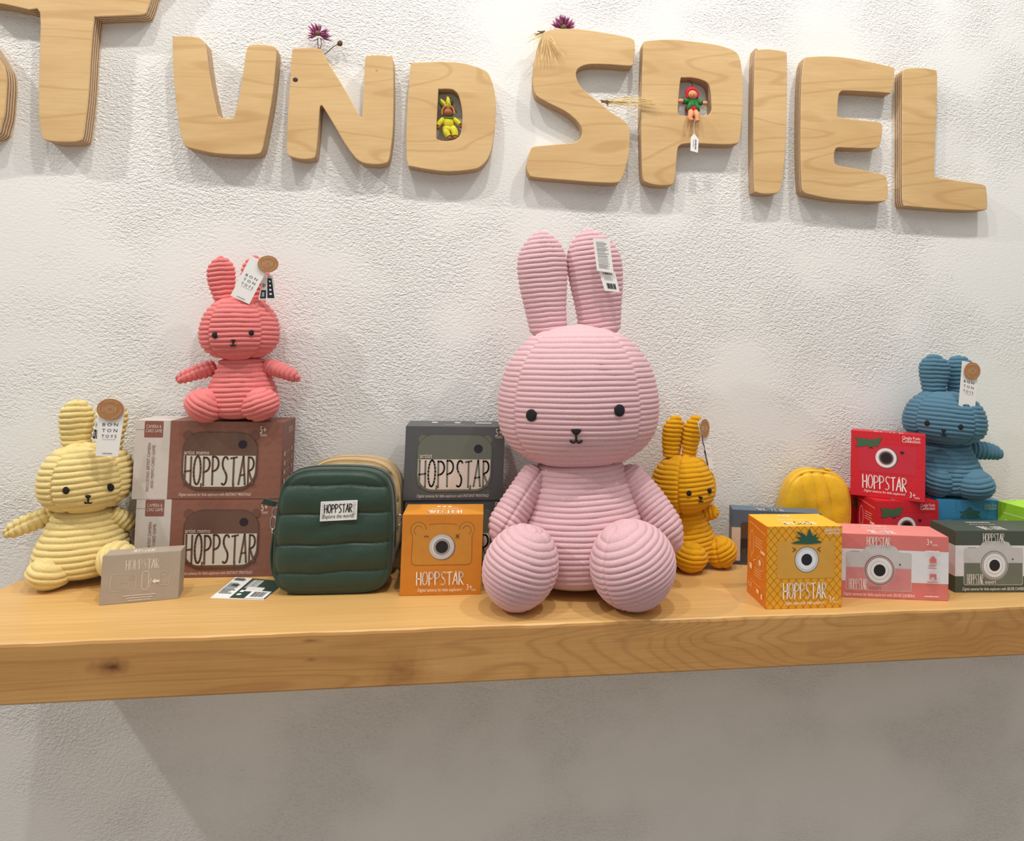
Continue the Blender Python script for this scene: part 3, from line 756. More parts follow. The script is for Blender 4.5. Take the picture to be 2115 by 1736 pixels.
def berry_box():
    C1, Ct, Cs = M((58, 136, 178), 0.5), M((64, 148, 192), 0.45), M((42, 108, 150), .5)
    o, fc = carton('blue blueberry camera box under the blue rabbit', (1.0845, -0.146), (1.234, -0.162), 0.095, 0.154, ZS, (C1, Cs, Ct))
    p = fc['front']; p.rrect(0.08, 0.27, 0.92, 0.66, 0.006, M((46, 122, 166), .5)); p.rrect(0.10, 0.29, 0.24, 0.46, 0.003, M((58, 140, 186), .5)).rrect(0.70, 0.29, 0.86, 0.46, 0.003, M((58, 140, 186), .5))
    pic = p.build('camera_picture', o)
    st = []
    for i in range(10):
        a_ = math.radians(-90 + 36 * i); k = 0.17 if i % 2 == 0 else 0.10; st.append((0.52 + k * 0.95 * math.cos(a_), 0.22 + k * 0.85 * math.sin(a_)))
    p.poly([(0.35, 0.17), (0.44, 0.165), (0.52, 0.10), (0.60, 0.16), (0.70, 0.165), (0.66, 0.215), (0.70, 0.26), (0.62, 0.275), (0.42, 0.28), (0.36, 0.26), (0.40, 0.215)], M((52, 98, 92), .5)); p.build('leaf_crown', pic)
    lens(p, pic, 0.53, 0.46, 0.0225, [(1.0, M((214, 220, 200), .5), 0), (0.75, M((180, 186, 190), .5), 0), (0.5, BLACK, 0)])
    p.stroke([(0.29, 0.33), (0.35, 0.345), (0.40, 0.33)], 0.0018, BLACK); p.build('printed_eye', pic); p.stroke([(0.70, 0.325), (0.75, 0.335), (0.80, 0.32)], 0.0018, BLACK); p.build('printed_eye', pic)
    WR = M((196, 216, 190), 0.6)
    p.text('Cheeky Fruits', 0.755, 0.09, 0.010, WR, width=0.2); p.text('Collection', 0.755, 0.135, 0.011, WR, width=0.2)
    p.hopp(0.2, 0.70, 0.77, 0.88, 0.0025, WR); p.build('lettering', o)
berry_box()
def lime_box():
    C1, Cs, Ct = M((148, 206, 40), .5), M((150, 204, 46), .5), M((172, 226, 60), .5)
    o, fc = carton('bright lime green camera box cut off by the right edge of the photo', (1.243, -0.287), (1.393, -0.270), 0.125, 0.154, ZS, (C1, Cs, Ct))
    q = fc['left']; Wt = M((222, 240, 190), .6)
    q.stroke([(0.12, 0.15), (0.90, 0.15)], 0.0016, Wt).closed([(0.12, 0.50), (0.19, 0.24), (0.27, 0.50)], 0.0022, Wt)
    for i in range(3): q.stroke([(0.42, 0.30 + .06 * i), (0.80, 0.30 + .06 * i)], 0.0011, Wt, False)
    q.up().build('side_print', o)
lime_box()

# --- expert boxes
def expert_box(label, fl, fr, depth, cA, cT, cam2, icon=None, h=0.1265):
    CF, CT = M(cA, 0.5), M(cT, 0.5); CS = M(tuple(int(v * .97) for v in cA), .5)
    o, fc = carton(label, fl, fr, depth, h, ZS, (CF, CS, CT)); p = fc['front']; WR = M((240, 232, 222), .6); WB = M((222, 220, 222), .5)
    p.rrect(0, 0.235, 1, 0.735, 0.0001, WB); p.build('white_band', o)
    q = fc['left']; q.rrect(0, 0.235, 1, 0.735, 0.0001, WB).rrect(0.0, 0.34, 0.25, 0.40, .0005, CF).build('side_band', o)
    GB, GB2, C2 = M((196, 192, 190), .5), M((176, 172, 170), .5), M(cam2, .5)
    top = [(0.085, 0.30), (0.10, 0.275), (0.225, 0.270), (0.25, 0.235), (0.27, 0.185), (0.31, 0.165), (0.49, 0.165), (0.53, 0.185), (0.55, 0.235), (0.575, 0.270), (0.66, 0.275), (0.672, 0.30)]
    p.poly(top + [(0.672, 0.86), (0.66, 0.88), (0.10, 0.88), (0.085, 0.86)], GB)
    p.poly([(0.09, 0.52), (0.667, 0.52), (0.667, 0.855), (0.655, 0.87), (0.105, 0.87), (0.09, 0.855)], C2)
    p.rrect(0.125, 0.262, 0.205, 0.272, 0.0003, GB2)
    pic = p.build('camera_picture', o)
    R = 0.0295
    lens(p, pic, 0.385, 0.555, R, [(1.05, GB, 0), (1.0, M((70, 62, 62), .5), 0), (0.96, C2 if icon else GB, 0), (0.90, GB, 0), (0.87, M((90, 84, 84), .5), 0), (0.84, M((226, 224, 222), .5), 0), (0.62, M((196, 192, 190), .5), 0), (0.58, M((230, 228, 226), .5), 0), (0.40, M((30, 24, 24), .4), 0)])
    p.ell(0.565, 0.455, 0.0016, BLACK)
    p.hopp(0.115, 0.695, 0.27, 0.86, 0.0011, WR); p.build('logo', pic); p.text('expert', 0.29, 0.85, 0.011, M((168, 96, 92), .5) if icon else WR, width=0.11); p.build('camera_lettering', pic)
    p.hopp(0.268, 0.035, 0.475, 0.165, 0.0013, WR)
    p.text('3+', 0.80, 0.13, 0.017, WR, width=0.05); p.text('YEARS', 0.845, 0.14, 0.005, WR, width=0.05)
    p.text('Digital cameras for little explorers with SELFIE CAMERA!', 0.065, 0.955, 0.0085, WR, width=0.63, ital=.15)
    p.bars(0.785, 0.215, 0.915, 0.23, 14, WR, 1.0); p.bars(0.78, 0.92, 0.91, 0.935, 14, WR, 1.0); p.build('lettering', o)
    if icon:
        IC = M((206, 110, 108), .5)
        p.rrect(0.825, 0.335, 0.885, 0.405, .001, IC).ell(0.855, 0.33, 0.004, IC); p.bars(0.815, 0.44, 0.885, 0.455, 10, IC, 1).bars(0.81, 0.48, 0.89, 0.492, 10, IC, 1)
        p.rrect(0.825, 0.575, 0.885, 0.625, .001, IC).rrect(0.825, 0.62, 0.84, 0.66, .0004, IC).rrect(0.865, 0.62, 0.885, 0.66, .0004, IC)
        p.bars(0.80, 0.695, 0.90, 0.708, 12, IC, 1).bars(0.80, 0.73, 0.90, 0.742, 12, IC, 1); p.build('icons', o)
    q = fc['top']; q.hopp(0.45, 0.12, 0.68, 0.42, 0.0018, WR); q.text('Explore the world!', 0.44, 0.62, 0.007, WR, width=0.26).bars(0.44, 0.75, 0.7, 0.8, 20, WR, 1)
    q.build('top_lettering', o)
    return o
expert_box('salmon pink and white camera box lying right of the pineapple box', (0.7385, -0.310), (0.9575, -0.352), 0.082, (214, 118, 112), (228, 140, 132), (206, 132, 132), True)
expert_box('dark green and white camera box at the front right end of the shelf', (1.006, -0.308), (1.2295, -0.3235), 0.088, (72, 80, 68), (76, 84, 74), (108, 112, 98))

def slate_box():
    C1, Ct, Cs = M((86, 100, 116), .5), M((96, 116, 134), .5), M((150, 138, 128), .5)
    o, fc = carton('slate blue and cream camera box behind the pineapple box', (0.602, -0.096), (0.796, -0.1445), 0.048, 0.1235, ZS, (C1, Cs, Ct))
    p = fc['front']; CR = M((210, 190, 174), .5); DK = M((44, 40, 44), .4)
    p.rrect(0, 0.32, 1, 1, 0.0001, CR); p.rrect(0, 0.93, 1, 1, 0.0001, M((66, 72, 84), .5)); p.build('cream_band', o)
    p.rrect(0.10, 0.22, 0.90, 0.93, 0.006, M((84, 68, 58), .4)); p.rrect(0.10, 0.52, 0.90, 0.80, 0.0005, DK); p.rrect(0.10, 0.80, 0.90, 0.93, .0005, M((60, 66, 72), .4)); 
    wn = p.build('window', o)
    p.ell(0.5, 0.5, 0.028, M((30, 28, 30), .3)).ell(0.5, 0.5, 0.018, M((90, 86, 84), .3)).build('lens_picture', wn)
    WR = M((214, 206, 196), .6); p.hopp(0.32, 0.05, 0.62, 0.19, 0.0013, WR); p.hopp(0.12, 0.70, 0.36, 0.80, 0.0010, M((110, 108, 104), .6)); p.build('lettering', o)
    q = fc['top']; q.hopp(0.42, 0.12, 0.72, 0.5, 0.0024, WR); q.text('Explore the world!', 0.42, 0.75, 0.007, WR, width=0.34); q.build('top_lettering', o)
    q = fc['left']; q.rrect(0, 0, 1, 0.32, 0.0001, C1); q.build('side_band', o)
slate_box()

# --- card lying on the shelf (the green bag's paper tag)
def swing_card():
    cs = [(-0.462, -0.106), (-0.345, -0.150), (-0.3585, -0.2475), (-0.4655, -0.237)]
    c = [onY(0, 0, 0)] * 0
    P = []
    for (px, py) in ((487, 1191.5), (590, 1201), (545, 1239), (434, 1235)):
        d = ROT.T @ np.array([px - PP[0], py - PP[1], F]); t = (ZS + 0.0002 - CAM[2]) / d[2]; P.append(Vector(CAM + d * t))
    mb = MB(); up = Vector((0, 0, 0.0007))
    mb.add(P + [q + up for q in P], [[4, 5, 6, 7][::-1], [0, 1, 5, 4], [1, 2, 6, 5], [2, 3, 7, 6], [3, 0, 4, 7]], WHITE)
    base = sum(P, Vector()) / 4
    o = mb.build('product_card', base=base); tag(o, 'white and dark green printed cardboard tag lying flat left of the green bag', 'tag')
    q = Print(P[0], P[1], P[2], P[3], 0.0009)
    if q.n.z < 0: q.n = -q.n
    DG = M((40, 70, 58), .5)
    q.rrect(0.34, 0.0, 1.0, 0.97, 0.001, DG).bars(0.40, 0.06, 0.62, 0.50, 9, WHITE, 0.5)
    q.rrect(0.46, 0.42, 0.78, 0.64, 0.004, WHITE); q.ell(0.44, 0.80, 0.005, WHITE).rrect(0.40, 0.60, 0.47, 0.70, .001, WHITE)
    q.rrect(0.62, 0.60, 0.98, 0.98, 0.001, WHITE); q.bars(0.68, 0.66, 0.92, 0.90, 16, BLACK, 0.6)
    q.bars(0.04, 0.30, 0.28, 0.80, 10, M((150, 160, 158), .6), .6, False); q.rrect(0.12, 0.36, 0.24, 0.46, .001, DG); q.bars(0.04, 0.05, 0.28, 0.2, 3, DG, .5, False)
    q.build('printing', o, local=False)
swing_card()

# ------------------------------------------------------------------ padded bags
def superell_dense(e, a, b_, k=6000):
    t = np.linspace(0, 2 * pi, k + 1); c, s_ = np.cos(t), np.sin(t)
    return list(zip(a * np.sign(c) * np.abs(c) ** (2 / e), b_ * np.sign(s_) * np.abs(s_) ** (2 / e)))
def superell(n, e, a, b_, k=220):
    out = []
    for i in range(k):
        t = 2 * pi * i / k; c, s_ = math.cos(t), math.sin(t)
        out.append((a * math.copysign(abs(c) ** (2 / e), c), b_ * math.copysign(abs(s_) ** (2 / e), s_)))
    # even spacing along the outline
    Q = np.array(superell_dense(e, a, b_)); D = np.concatenate([[0], np.cumsum(np.linalg.norm(np.diff(Q, axis=0), axis=1))])
    T = np.linspace(0, D[-1], k, endpoint=False)
    return [(float(x), float(y)) for x, y in zip(np.interp(T, D, Q[:, 0]), np.interp(T, D, Q[:, 1]))]
def padded_bag(label, name, centre, w, h, depth, mat, seams, yaw=0, tilt=0, roll=0, e=4.6, puff=0.008, vertical=False, top_narrow=0.0, crest=0.0):
    """centre: middle of bag; seams: list of functions value(x,z)->signed distance in metres"""
    root = empty(name, (centre[0], centre[1], centre[2] - h / 2), label, 'bag', rz=yaw)
    root.rotation_euler = (tilt, roll, yaw); reg(root)
    out = superell(0, e, w / 2, h / 2)
    cz = h / 2; mb = MB(); rows = []
    def P(x, z, y):
        k = 1 - top_narrow * max(0, z / (h / 2)) - 0.0 * z
        zz = z + (crest * (1 - (x / (w / 2)) ** 2) if z > 0 else 0) * max(0, z / (h / 2))
        return (x * k, y, zz + cz)
    K = 40
    def front(x, z, rho):
        pf = puff * (1 - rho ** 5)
        g = 0
        for sm in seams:
            d = abs(sm(x, z)); g = max(g, math.exp(-(d / 0.0035) ** 2) * 1.0, 0.55 * math.exp(-(d / 0.012) ** 2))
        edge = math.exp(-((rho - 0.93) / 0.018) ** 2)
        pf -= 0.0065 * g * min(1, (1 - rho) * 12) + 0.0030 * edge
        return pf + 0.0012 * math.sin(x * 95 + z * 40) * (1 - rho) + 0.0010 * math.sin(x * 40 - z * 130) * (1 - rho)
    # back
    for i in range(6):
        rho = (i / 6); rows.append([P(x * max(rho, .001), z * max(rho, .001), depth / 2 + puff * .4 * (1 - rho ** 4)) for x, z in out])
    # rounded gusset
    for i in range(13):
        a_ = pi / 2 - pi * i / 12
        rr_ = 0.965 + 0.035 * abs(math.cos(a_)) ** 0.5
        seam = 0.006 * math.exp(-((i - 7.5) / .5) ** 2)
        rows.append([P(x * (rr_ - seam), z * (rr_ - seam), depth / 2 * math.copysign(abs(math.sin(a_)) ** 0.8, math.sin(a_))) for x, z in out])
    for i in range(K):
        rho = 0.96 * (1 - (i + 1) / K); rows.append([P(x * max(rho, .001), z * max(rho, .001), -depth / 2 - front(x * rho, z * rho, rho)) for x, z in out])
    mb.grid(rows, mat); body = mb.build('body', root, smooth=True, local=True)
    bm = bmesh.new(); bm.from_mesh(body.data); bmesh.ops.recalc_face_normals(bm, faces=bm.faces); bm.to_mesh(body.data); bm.free()
    # piping around the front panel and the zip along the gusset
    for yy, rad, rho, nm, mt in ((-depth / 2 + 0.001, 0.0012, 0.972, 'piping', mat), (-depth * 0.12, 0.0016, 1.004, 'zip', mat)):
        t = MB(); pts = [P(x * rho, z * rho, yy) for x, z in out if nm == 'piping' or z > -h * 0.1]
        if nm == 'piping': pts.append(pts[0])
        else:
            pts = [P(x * rho, z * rho, yy) for x, z in superell(0, e, w / 2, h / 2, 400) if z > -h * .15]
            # order from right to left over the top
            pts = sorted(pts, key=lambda q: math.atan2(q[2] - cz, q[0]))
        t.tube(pts, rad, mt, 6); t.build(nm, root, smooth=True, local=True)
    return root
GN = nylon((31, 58, 44)); BG = nylon((190, 160, 112)); YL = nylon((236, 184, 22))
def zline(z0, k, wave=0.0012): return lambda x, z: (z - (z0 + k * x + wave * math.sin(x * 60)))
hB = 0.231
def green_bag():
    root = padded_bag('dark green quilted padded bag with white name patch, in front of the beige bag', 'quilted_bag', (-0.2475, -0.188, ZS + 0.1155), 0.222, 0.232, 0.066, GN,
                      [zline(0.036, 0.03), zline(-0.020, 0.035), zline(-0.072, 0.035), zline(0.086, 0.0)], yaw=-0.02, tilt=-0.04, e=5.2, puff=0.012, top_narrow=0.06, crest=0.006)
    p = Print((-0.024, -0.0475, 0.176), (0.043, -0.0475, 0.179), (0.043, -0.0475, 0.143), (-0.024, -0.0475, 0.140))
    mb = MB(); c = p.c; back = [q + Vector((0, 0.004, 0)) for q in c]
    mb.add(c + back, [[0, 1, 2, 3], [0, 4, 5, 1], [1, 5, 6, 2], [2, 6, 7, 3], [3, 7, 4, 0]], M((226, 226, 224), .8))
    lab = mb.build('name_patch', root, local=True)
    p.up().bars(0.03, 0.08, 0.14, 0.95, 9, M((170, 172, 172), .8), .25, False); p.bars(0.88, 0.08, 0.98, 0.95, 9, M((170, 172, 172), .8), .25, False)
    p.hopp(0.11, 0.15, 0.86, 0.58, 0.0016, BLACK); p.text('Explore the world!', 0.07, 0.86, 0.0105, BLACK, width=0.84, ital=.15); p.build('lettering', lab)
    # pull tab and strap rings
    t = MB(); t.add([(-0.112, -0.008, 0.168), (-0.136, -0.012, 0.176), (-0.142, -0.012, 0.166), (-0.118, -0.008, 0.160), (-0.112, -0.002, 0.168), (-0.136, -0.006, 0.176), (-0.142, -0.006, 0.166), (-0.118, -0.002, 0.160)],
          [[0, 1, 2, 3], [7, 6, 5, 4], [0, 4, 5, 1], [1, 5, 6, 2], [2, 6, 7, 3], [3, 7, 4, 0]], GN); t.build('pull_tab', root, local=True)
    for sx, zz in ((-1, 0.148), (1, 0.132)):
        t = MB(); cx = sx * 0.1175
        ring = [(cx + 0.006 * math.cos(a_), 0.0, zz + 0.010 * math.sin(a_)) for a_ in np.linspace(0, 2 * pi, 18)]
        t.tube(ring, 0.0013, CHROME, 8); t.build('strap_ring', root, smooth=True, local=True)
        if sx < 0:
            t = MB(); ring = [(cx - 0.004 + 0.005 * math.cos(a_), 0.002, zz - 0.020 + 0.013 * math.sin(a_)) for a_ in np.linspace(0, 2 * pi, 18)]
            t.tube(ring, 0.0014, CHROME, 8); t.ball((cx - 0.004, 0.002, zz - 0.036), 0.0028, 0.0028, 0.005, CHROME, 12, 8); t.build('strap_clip', root, smooth=True, local=True)
    t = MB(); t.tube(smoothpath([(-0.120, 0.004, 0.105), (-0.124, 0.012, 0.06), (-0.118, 0.022, 0.02), (-0.10, 0.035, 0.004)], 8), 0.003, GN, 8); t.build('strap', root, smooth=True, local=True)
green_bag()
def beige_bag():
    root = padded_bag('beige quilted padded bag standing behind the dark green bag', 'quilted_bag', (-0.2335, -0.085, ZS + 0.117), 0.205, 0.232, 0.060, BG,
                      [zline(0.036, 0.0), zline(-0.020, 0.0), zline(-0.072, 0.0), zline(0.090, 0.0)], yaw=-0.08, tilt=0.0, e=3.6, puff=0.010, crest=0.008)
    t = MB(); t.tube([(-0.104, 0, 0.168), (-0.110, 0, 0.175), (-0.104, 0, 0.182)], 0.0014, CHROME, 8); t.build('strap_ring', root, smooth=True, local=True)
beige_bag()
def yellow_pouch():
    def vline(x0, k): return lambda x, z: (x - (x0 + k * z + 0.010 * math.cos(z * 22)))
    root = padded_bag('yellow quilted pouch leaning against the wall behind the slate box', 'quilted_pouch', (0.818, -0.045, ZS + 0.104), 0.172, 0.192, 0.044, YL,
                      [vline(-0.045, -0.05), vline(-0.012, -0.10), vline(0.026, -0.18)], yaw=-0.10, tilt=0.0, roll=0.10, e=3.4, puff=0.012, top_narrow=0.10, crest=0.008)
    t = MB(); t.tube([(-0.008, -0.006, 0.2005), (0.004, -0.004, 0.2045), (0.016, -0.004, 0.2035)], 0.0022, CHROME, 8); t.build('zip_slider', root, smooth=True, local=True)
    t = MB(); t.tube([(0.014, -0.006, 0.2035), (0.024, -0.012, 0.203)], 0.003, YL, 8); t.build('zip_pull', root, smooth=True, local=True)
yellow_pouch()

# ------------------------------------------------------------------ corduroy plush rabbits
def herm(ts, rs):
    ts = np.array(ts, float); rs = np.array(rs, float); m = np.gradient(rs, ts)
    def f(t):
        i = np.clip(np.searchsorted(ts, t) - 1, 0, len(ts) - 2); h = ts[i + 1] - ts[i]; s_ = (t - ts[i]) / h
        return (2 * s_**3 - 3 * s_**2 + 1) * rs[i] + (s_**3 - 2 * s_**2 + s_) * h * m[i] + (-2 * s_**3 + 3 * s_**2) * rs[i + 1] + (s_**3 - s_**2) * h * m[i + 1]
    return f
def cap(t, c): return np.sqrt(np.clip(1 - (1 - np.minimum(t / c, 1)) ** 2, 0, 1))
CORD_AMP = 0.22
PROF = {
 'head': lambda t: herm([0, .05, .12, .22, .39, .563, .768, .904, 1], [.30, .55, .76, .92, 1, .975, .84, .63, .40])(t) * cap(t, .07) * cap(1 - t, .10),
 'torso': lambda t: herm([0, .07, .25, .44, .62, .8, 1], [.80, .90, 1, .96, .84, .71, .60])(t) * cap(t, .14) * cap(1 - t, .10),
 'ear': lambda t: herm([0, .25, .5, .7, .85, 1], [.74, .84, .97, 1, .95, .80])(t) * cap(t, .06) * cap(1 - t, .34),
 'arm': lambda t: herm([0, .3, .6, .85, 1], [.86, .95, 1, .95, .74])(t) * cap(t, .12) * cap(1 - t, .24),
 'thinarm': lambda t: herm([0, .3, .6, .85, 1], [.98, 1, .92, .74, .55])(t) * cap(t, .12) * cap(1 - t, .2),
 'foot': lambda t: np.sqrt(np.clip(1 - (2 * t - 1) ** 2, 0, 1)) * (1 + 0.05 * (1 - (2 * t - 1) ** 2)),
 'leg': lambda t: herm([0, .5, 1], [.8, 1, 1])(t) * cap(t, .2) * cap(1 - t, .2),
}
def plush(name, parent, p0, p1, ru, rv, prof, pitch, mat, udir=(1, 0, 0), bend=(0, 0, 0), panels=None, amp=None, seg=None, ret_smooth=False, seamang=None, curve=0.0):
    """rounded stuffed part with cord ribs across its axis p0->p1"""
    p0, p1 = np.array(p0, float), np.array(p1, float); L = np.linalg.norm(p1 - p0); w = (p1 - p0) / L
    u_ = np.array(udir, float); u_ -= w * u_.dot(w); u_ /= np.linalg.norm(u_); v_ = np.cross(w, u_)
    n = int(max(40, L / pitch * 11)); seg = seg or int(min(200, max(48, 2 * pi * max(ru, rv) / pitch * 5)))
    k = np.arange(n + 1) / n
    t = 0.55 * (1 - np.cos(pi * k)) / 2 + 0.45 * k
    th = np.arange(seg) * 2 * pi / seg
    R = PROF[prof](t); T, TH = np.meshgrid(t, th, indexing='ij'); RR = np.repeat(R[:, None], seg, 1)
    bend = np.array(bend, float)
    cen = p0[None, :] + (p1 - p0)[None, :] * t[:, None] + bend[None, :] * (4 * t * (1 - t))[:, None]
    base = cen[:, None, :] + (RR * np.cos(TH))[..., None] * u_ * ru + (RR * np.sin(TH))[..., None] * v_ * rv
    # normals from finite differences
    dt = np.gradient(base, axis=0); dth = np.roll(base, -1, 1) - np.roll(base, 1, 1)
    N = np.cross(dth, dt); ln = np.linalg.norm(N, axis=2, keepdims=True); N = N / np.maximum(ln, 1e-12)
    out = base - cen[:, None, :]; sg = np.sign((N * out).sum(2, keepdims=True)); sg[sg == 0] = 1; N = N * sg
    s_ = T * L + curve * pitch * np.cos(TH) ** 2
    if panels is not None:      # side panels cut separately: ribs do not meet at the seam
        front = -np.sin(TH); side = np.abs(np.cos(TH)) > math.sin(panels)
        s_ = s_ + np.where(side, np.where(np.cos(TH) > 0, 0.45, 0.62) * pitch, 0.0) + np.where(side, 0.25 * pitch * np.cos(TH), 0)
    wob = 0.07 * np.sin(TH * 3 + s_ / pitch * 0.5) + 0.04 * np.sin(TH * 7 + s_ / pitch * 0.4)
    rib = np.abs(np.sin(pi * (s_ / pitch + wob * 0.6))) ** 0.5
    nz = np.abs((N * w).sum(2)); fade = np.clip((1.0 - nz) / 0.025, 0.5, 1)
    disp = (rib - 0.75) * (amp or CORD_AMP) * pitch * 2.0 * fade
    if panels is not None:
        sd = np.minimum(np.abs(np.abs(np.cos(TH)) - math.sin(panels)) * max(ru, rv) * RR, 1)
        disp = disp - 0.32 * pitch * np.exp(-(sd / (pitch * 0.22)) ** 2)
    if seamang is not None:
        d = np.abs((TH - seamang + pi) % (2 * pi) - pi) * max(ru, rv) * RR
        disp = disp - 0.28 * pitch * np.exp(-(d / (pitch * 0.28)) ** 2)
    disp = disp + 0.25 * pitch * (np.sin(TH * 2 + T * 5 + ru * 900) * 0.5 + np.sin(TH * 3 - T * 7) * 0.3) * 0.5
    V = base + N * disp[..., None]
    idx = np.arange((n + 1) * seg).reshape(n + 1, seg)
    a, b_, c, d = idx[:-1], np.roll(idx, -1, 1)[:-1], np.roll(idx, -1, 1)[1:], idx[1:]
    faces = np.stack([a, b_, c, d], -1).reshape(-1, 4)
    if np.linalg.det(np.array([u_, v_, w])) < 0: faces = faces[:, ::-1]
    inv = np.array(PM[parent.name].inverted()); VV = V.reshape(-1, 3) @ inv[:3, :3].T + inv[:3, 3]
    me = bpy.data.meshes.new(name); me.from_pydata(VV.tolist(), [], faces.tolist()); me.materials.append(mat)
    me.polygons.foreach_set('use_smooth', [True] * len(me.polygons)); me.update()
    o = bpy.data.objects.new(name, me); COL.objects.link(o); o.parent = parent; reg(o)
    if ret_smooth:
        return o, BVHTree.FromPolygons([tuple(q) for q in base.reshape(-1, 3)], faces.tolist())
    return o
def on_surf(bvh, px, py, off=0.0):
    o_ = Vector(CAM); d = (onY(px, py, 0) - o_).normalized(); h = bvh.ray_cast(o_, d)
    if h[0] is None: return onY(px, py, -0.1), Vector((0, -1, 0))
    n = h[1]
    if n.dot(d) > 0: n = -n
    return h[0] + n * off, n
def patch(name, parent, bvh, cx, cy, rx, ry, off, mat, rings=6, seg=26, dome=0.0):
    """small embroidered oval following the head surface"""
    mb = MB(); rows = []
    for i in range(rings + 1):
        k = i / rings; row = []
        for j in range(seg):
            a_ = 2 * pi * j / seg; q, n = on_surf(bvh, cx + rx * k * math.cos(a_), cy + ry * k * math.sin(a_), 0)
            row.append(q + n * (off + dome * math.sqrt(max(0, 1 - k * k))))
        rows.append(row)
    rim = []
    for j in range(seg):
        a_ = 2 * pi * j / seg; q, n = on_surf(bvh, cx + rx * math.cos(a_), cy + ry * math.sin(a_), 0); rim.append(q - n * 0.002)
    rows.append(rim)
    mb.grid(rows, mat); return mb.build(name, parent, smooth=True)
THREAD = M((20, 20, 24), 0.8, var=0.2)

def tri_nose(parent, bvh, nx, ny, s_, off):
    """embroidered rounded triangle nose with a short stitched line and a small smile below"""
    mb = MB(); C0, n0 = on_surf(bvh, nx, ny, off + 0.0012)
    ring = []
    shape = [(-1, -.62), (-.5, -.78), (0, -.8), (.5, -.78), (1, -.62), (.9, -.3), (.45, .3), (0, .62), (-.45, .3), (-.9, -.3)]
    for a_, b_ in shape: ring.append(on_surf(bvh, nx + a_ * s_ * .62, ny + b_ * s_ * .55, off)[0])
    low = [on_surf(bvh, nx + a_ * s_ * .62, ny + b_ * s_ * .55, -0.002)[0] for a_, b_ in shape]
    mb.add([C0] + ring, [[0, i + 1, (i + 1) % 10 + 1] for i in range(10)], THREAD); mb.grid([ring, low], THREAD)
    mb.build('nose', parent)
    mb = MB()
    mb.tube([on_surf(bvh, nx, ny + s_ * k, off * .9)[0] for k in (0.3, 0.6, 0.9)], 0.0006 + 0.00008 * s_, THREAD, 6)
    sm = [on_surf(bvh, nx + s_ * a_, ny + s_ * (0.9 + 0.28 * (1 - (abs(abs(a_) - .35) / .35) ** 2)), off * .9)[0] for a_ in np.linspace(-.7, .7, 15)]
    mb.tube(sm, 0.0006 + 0.00008 * s_, THREAD, 6); mb.build('mouth', parent, smooth=True)

def hang_tag(root, quad, y, circ=None, kind='brand', name='hang_tag', lab=None, dy=(0, 0, 0, 0)):
    P = [onY(px, py, y + dd) for (px, py), dd in zip(quad, dy)]
    mb = MB(); n = (P[1] - P[0]).cross(P[0] - P[3]).normalized() * 0.0006
    mb.add(P + [q - n for q in P], [[0, 1, 2, 3][::-1], [4, 5, 6, 7], [0, 4, 5, 1][::-1], [1, 5, 6, 2][::-1], [2, 6, 7, 3][::-1], [3, 7, 4, 0][::-1]], WHITE)
    t = mb.build(name, root)
    p = Print(*P, 0.0003)
    if kind == 'brand':
        h = p.W * 0.30
        for i, wd in enumerate(('B O N', 'T O N', 'T O Y S')):
            p.text(wd, 0.5, 0.46 + 0.105 * i, h * .62, BLACK, width=0.62, align='c')
        p.stroke([(0.24, 0.70), (0.80, 0.70)], 0.0004, BLACK)
        p.bars(0.28, 0.945, 0.74, 0.955, 9, BLACK, 1.0)
    elif kind == 'price':
        p.bars(0.15, 0.10, 0.85, 0.93, 22, M((150, 150, 150), .7), .4, False)
    elif kind == 'barcode':
        p.bars(0.2, 0.12, 0.8, 0.2, 5, M((90, 90, 96), .7), .6).bars(0.25, 0.62, 0.85, 0.88, 14, BLACK, .7).bars(0.2, 0.36, 0.8, 0.50, 3, M((150, 150, 150), .7), .3, False)
    elif kind == 'dark':
        NV = M((28, 34, 48), .6)
        p.rrect(0.47, 0.12, 0.86, 0.93, 0.0008, NV).rrect(0.08, 0.62, 0.40, 0.95, 0.0008, NV)
        for i in range(4): p.rrect(0.60, 0.22 + .17 * i, 0.74, 0.29 + .17 * i, .0004, WHITE)
        p.bars(0.16, 0.70, 0.32, 0.88, 4, WHITE, .4).bars(0.1, 0.36, 0.38, 0.52, 4, NV, .4, False).bars(0.5, 0.03, 0.85, 0.09, 2, NV, .4, False)
    p.build('tag_print', t, local=False)
    if circ:
        cx, cy, rx, ry = circ; mb = MB(); yy = y - 0.004
        f = [onY(cx + rx * math.cos(a_), cy + ry * math.sin(a_), yy) for a_ in np.linspace(0, 2 * pi, 40, endpoint=False)]
        b_ = [q + Vector((0, 0.0008, 0)) for q in f]
        mb.add(f, [list(range(40))], KRAFT); mb.grid([f, b_], KRAFT); mb.add(b_, [list(range(40))[::-1]], KRAFT)
        sl = mb.build('round_seal', t)
        q = Print(onY(cx - rx, cy - ry, yy), onY(cx + rx, cy - ry, yy), onY(cx + rx, cy + ry, yy), onY(cx - rx, cy + ry, yy), 0.0003)
        W2 = M((226, 206, 180), .6)
        q.closed(arcpts(.5, .5, .17, .17, 0, 345, 20), 0.0005, W2).closed(arcpts(.5, .5, .10, .10, 0, 345, 16), 0.0005, W2)
        q.stroke([(0.30, .38), (.27, .62)], .0004, W2).stroke([(.73, .36), (.70, .62)], .0004, W2).stroke([(0.24, .38), (.21, .62)], .0004, W2)
        for a0 in (0, 120, 240): q.stroke(arcpts(.5, .5, .40, .40, a0, a0 + 80, 12), 0.00045, W2)
        q.build('seal_print', sl, local=False)
    return t

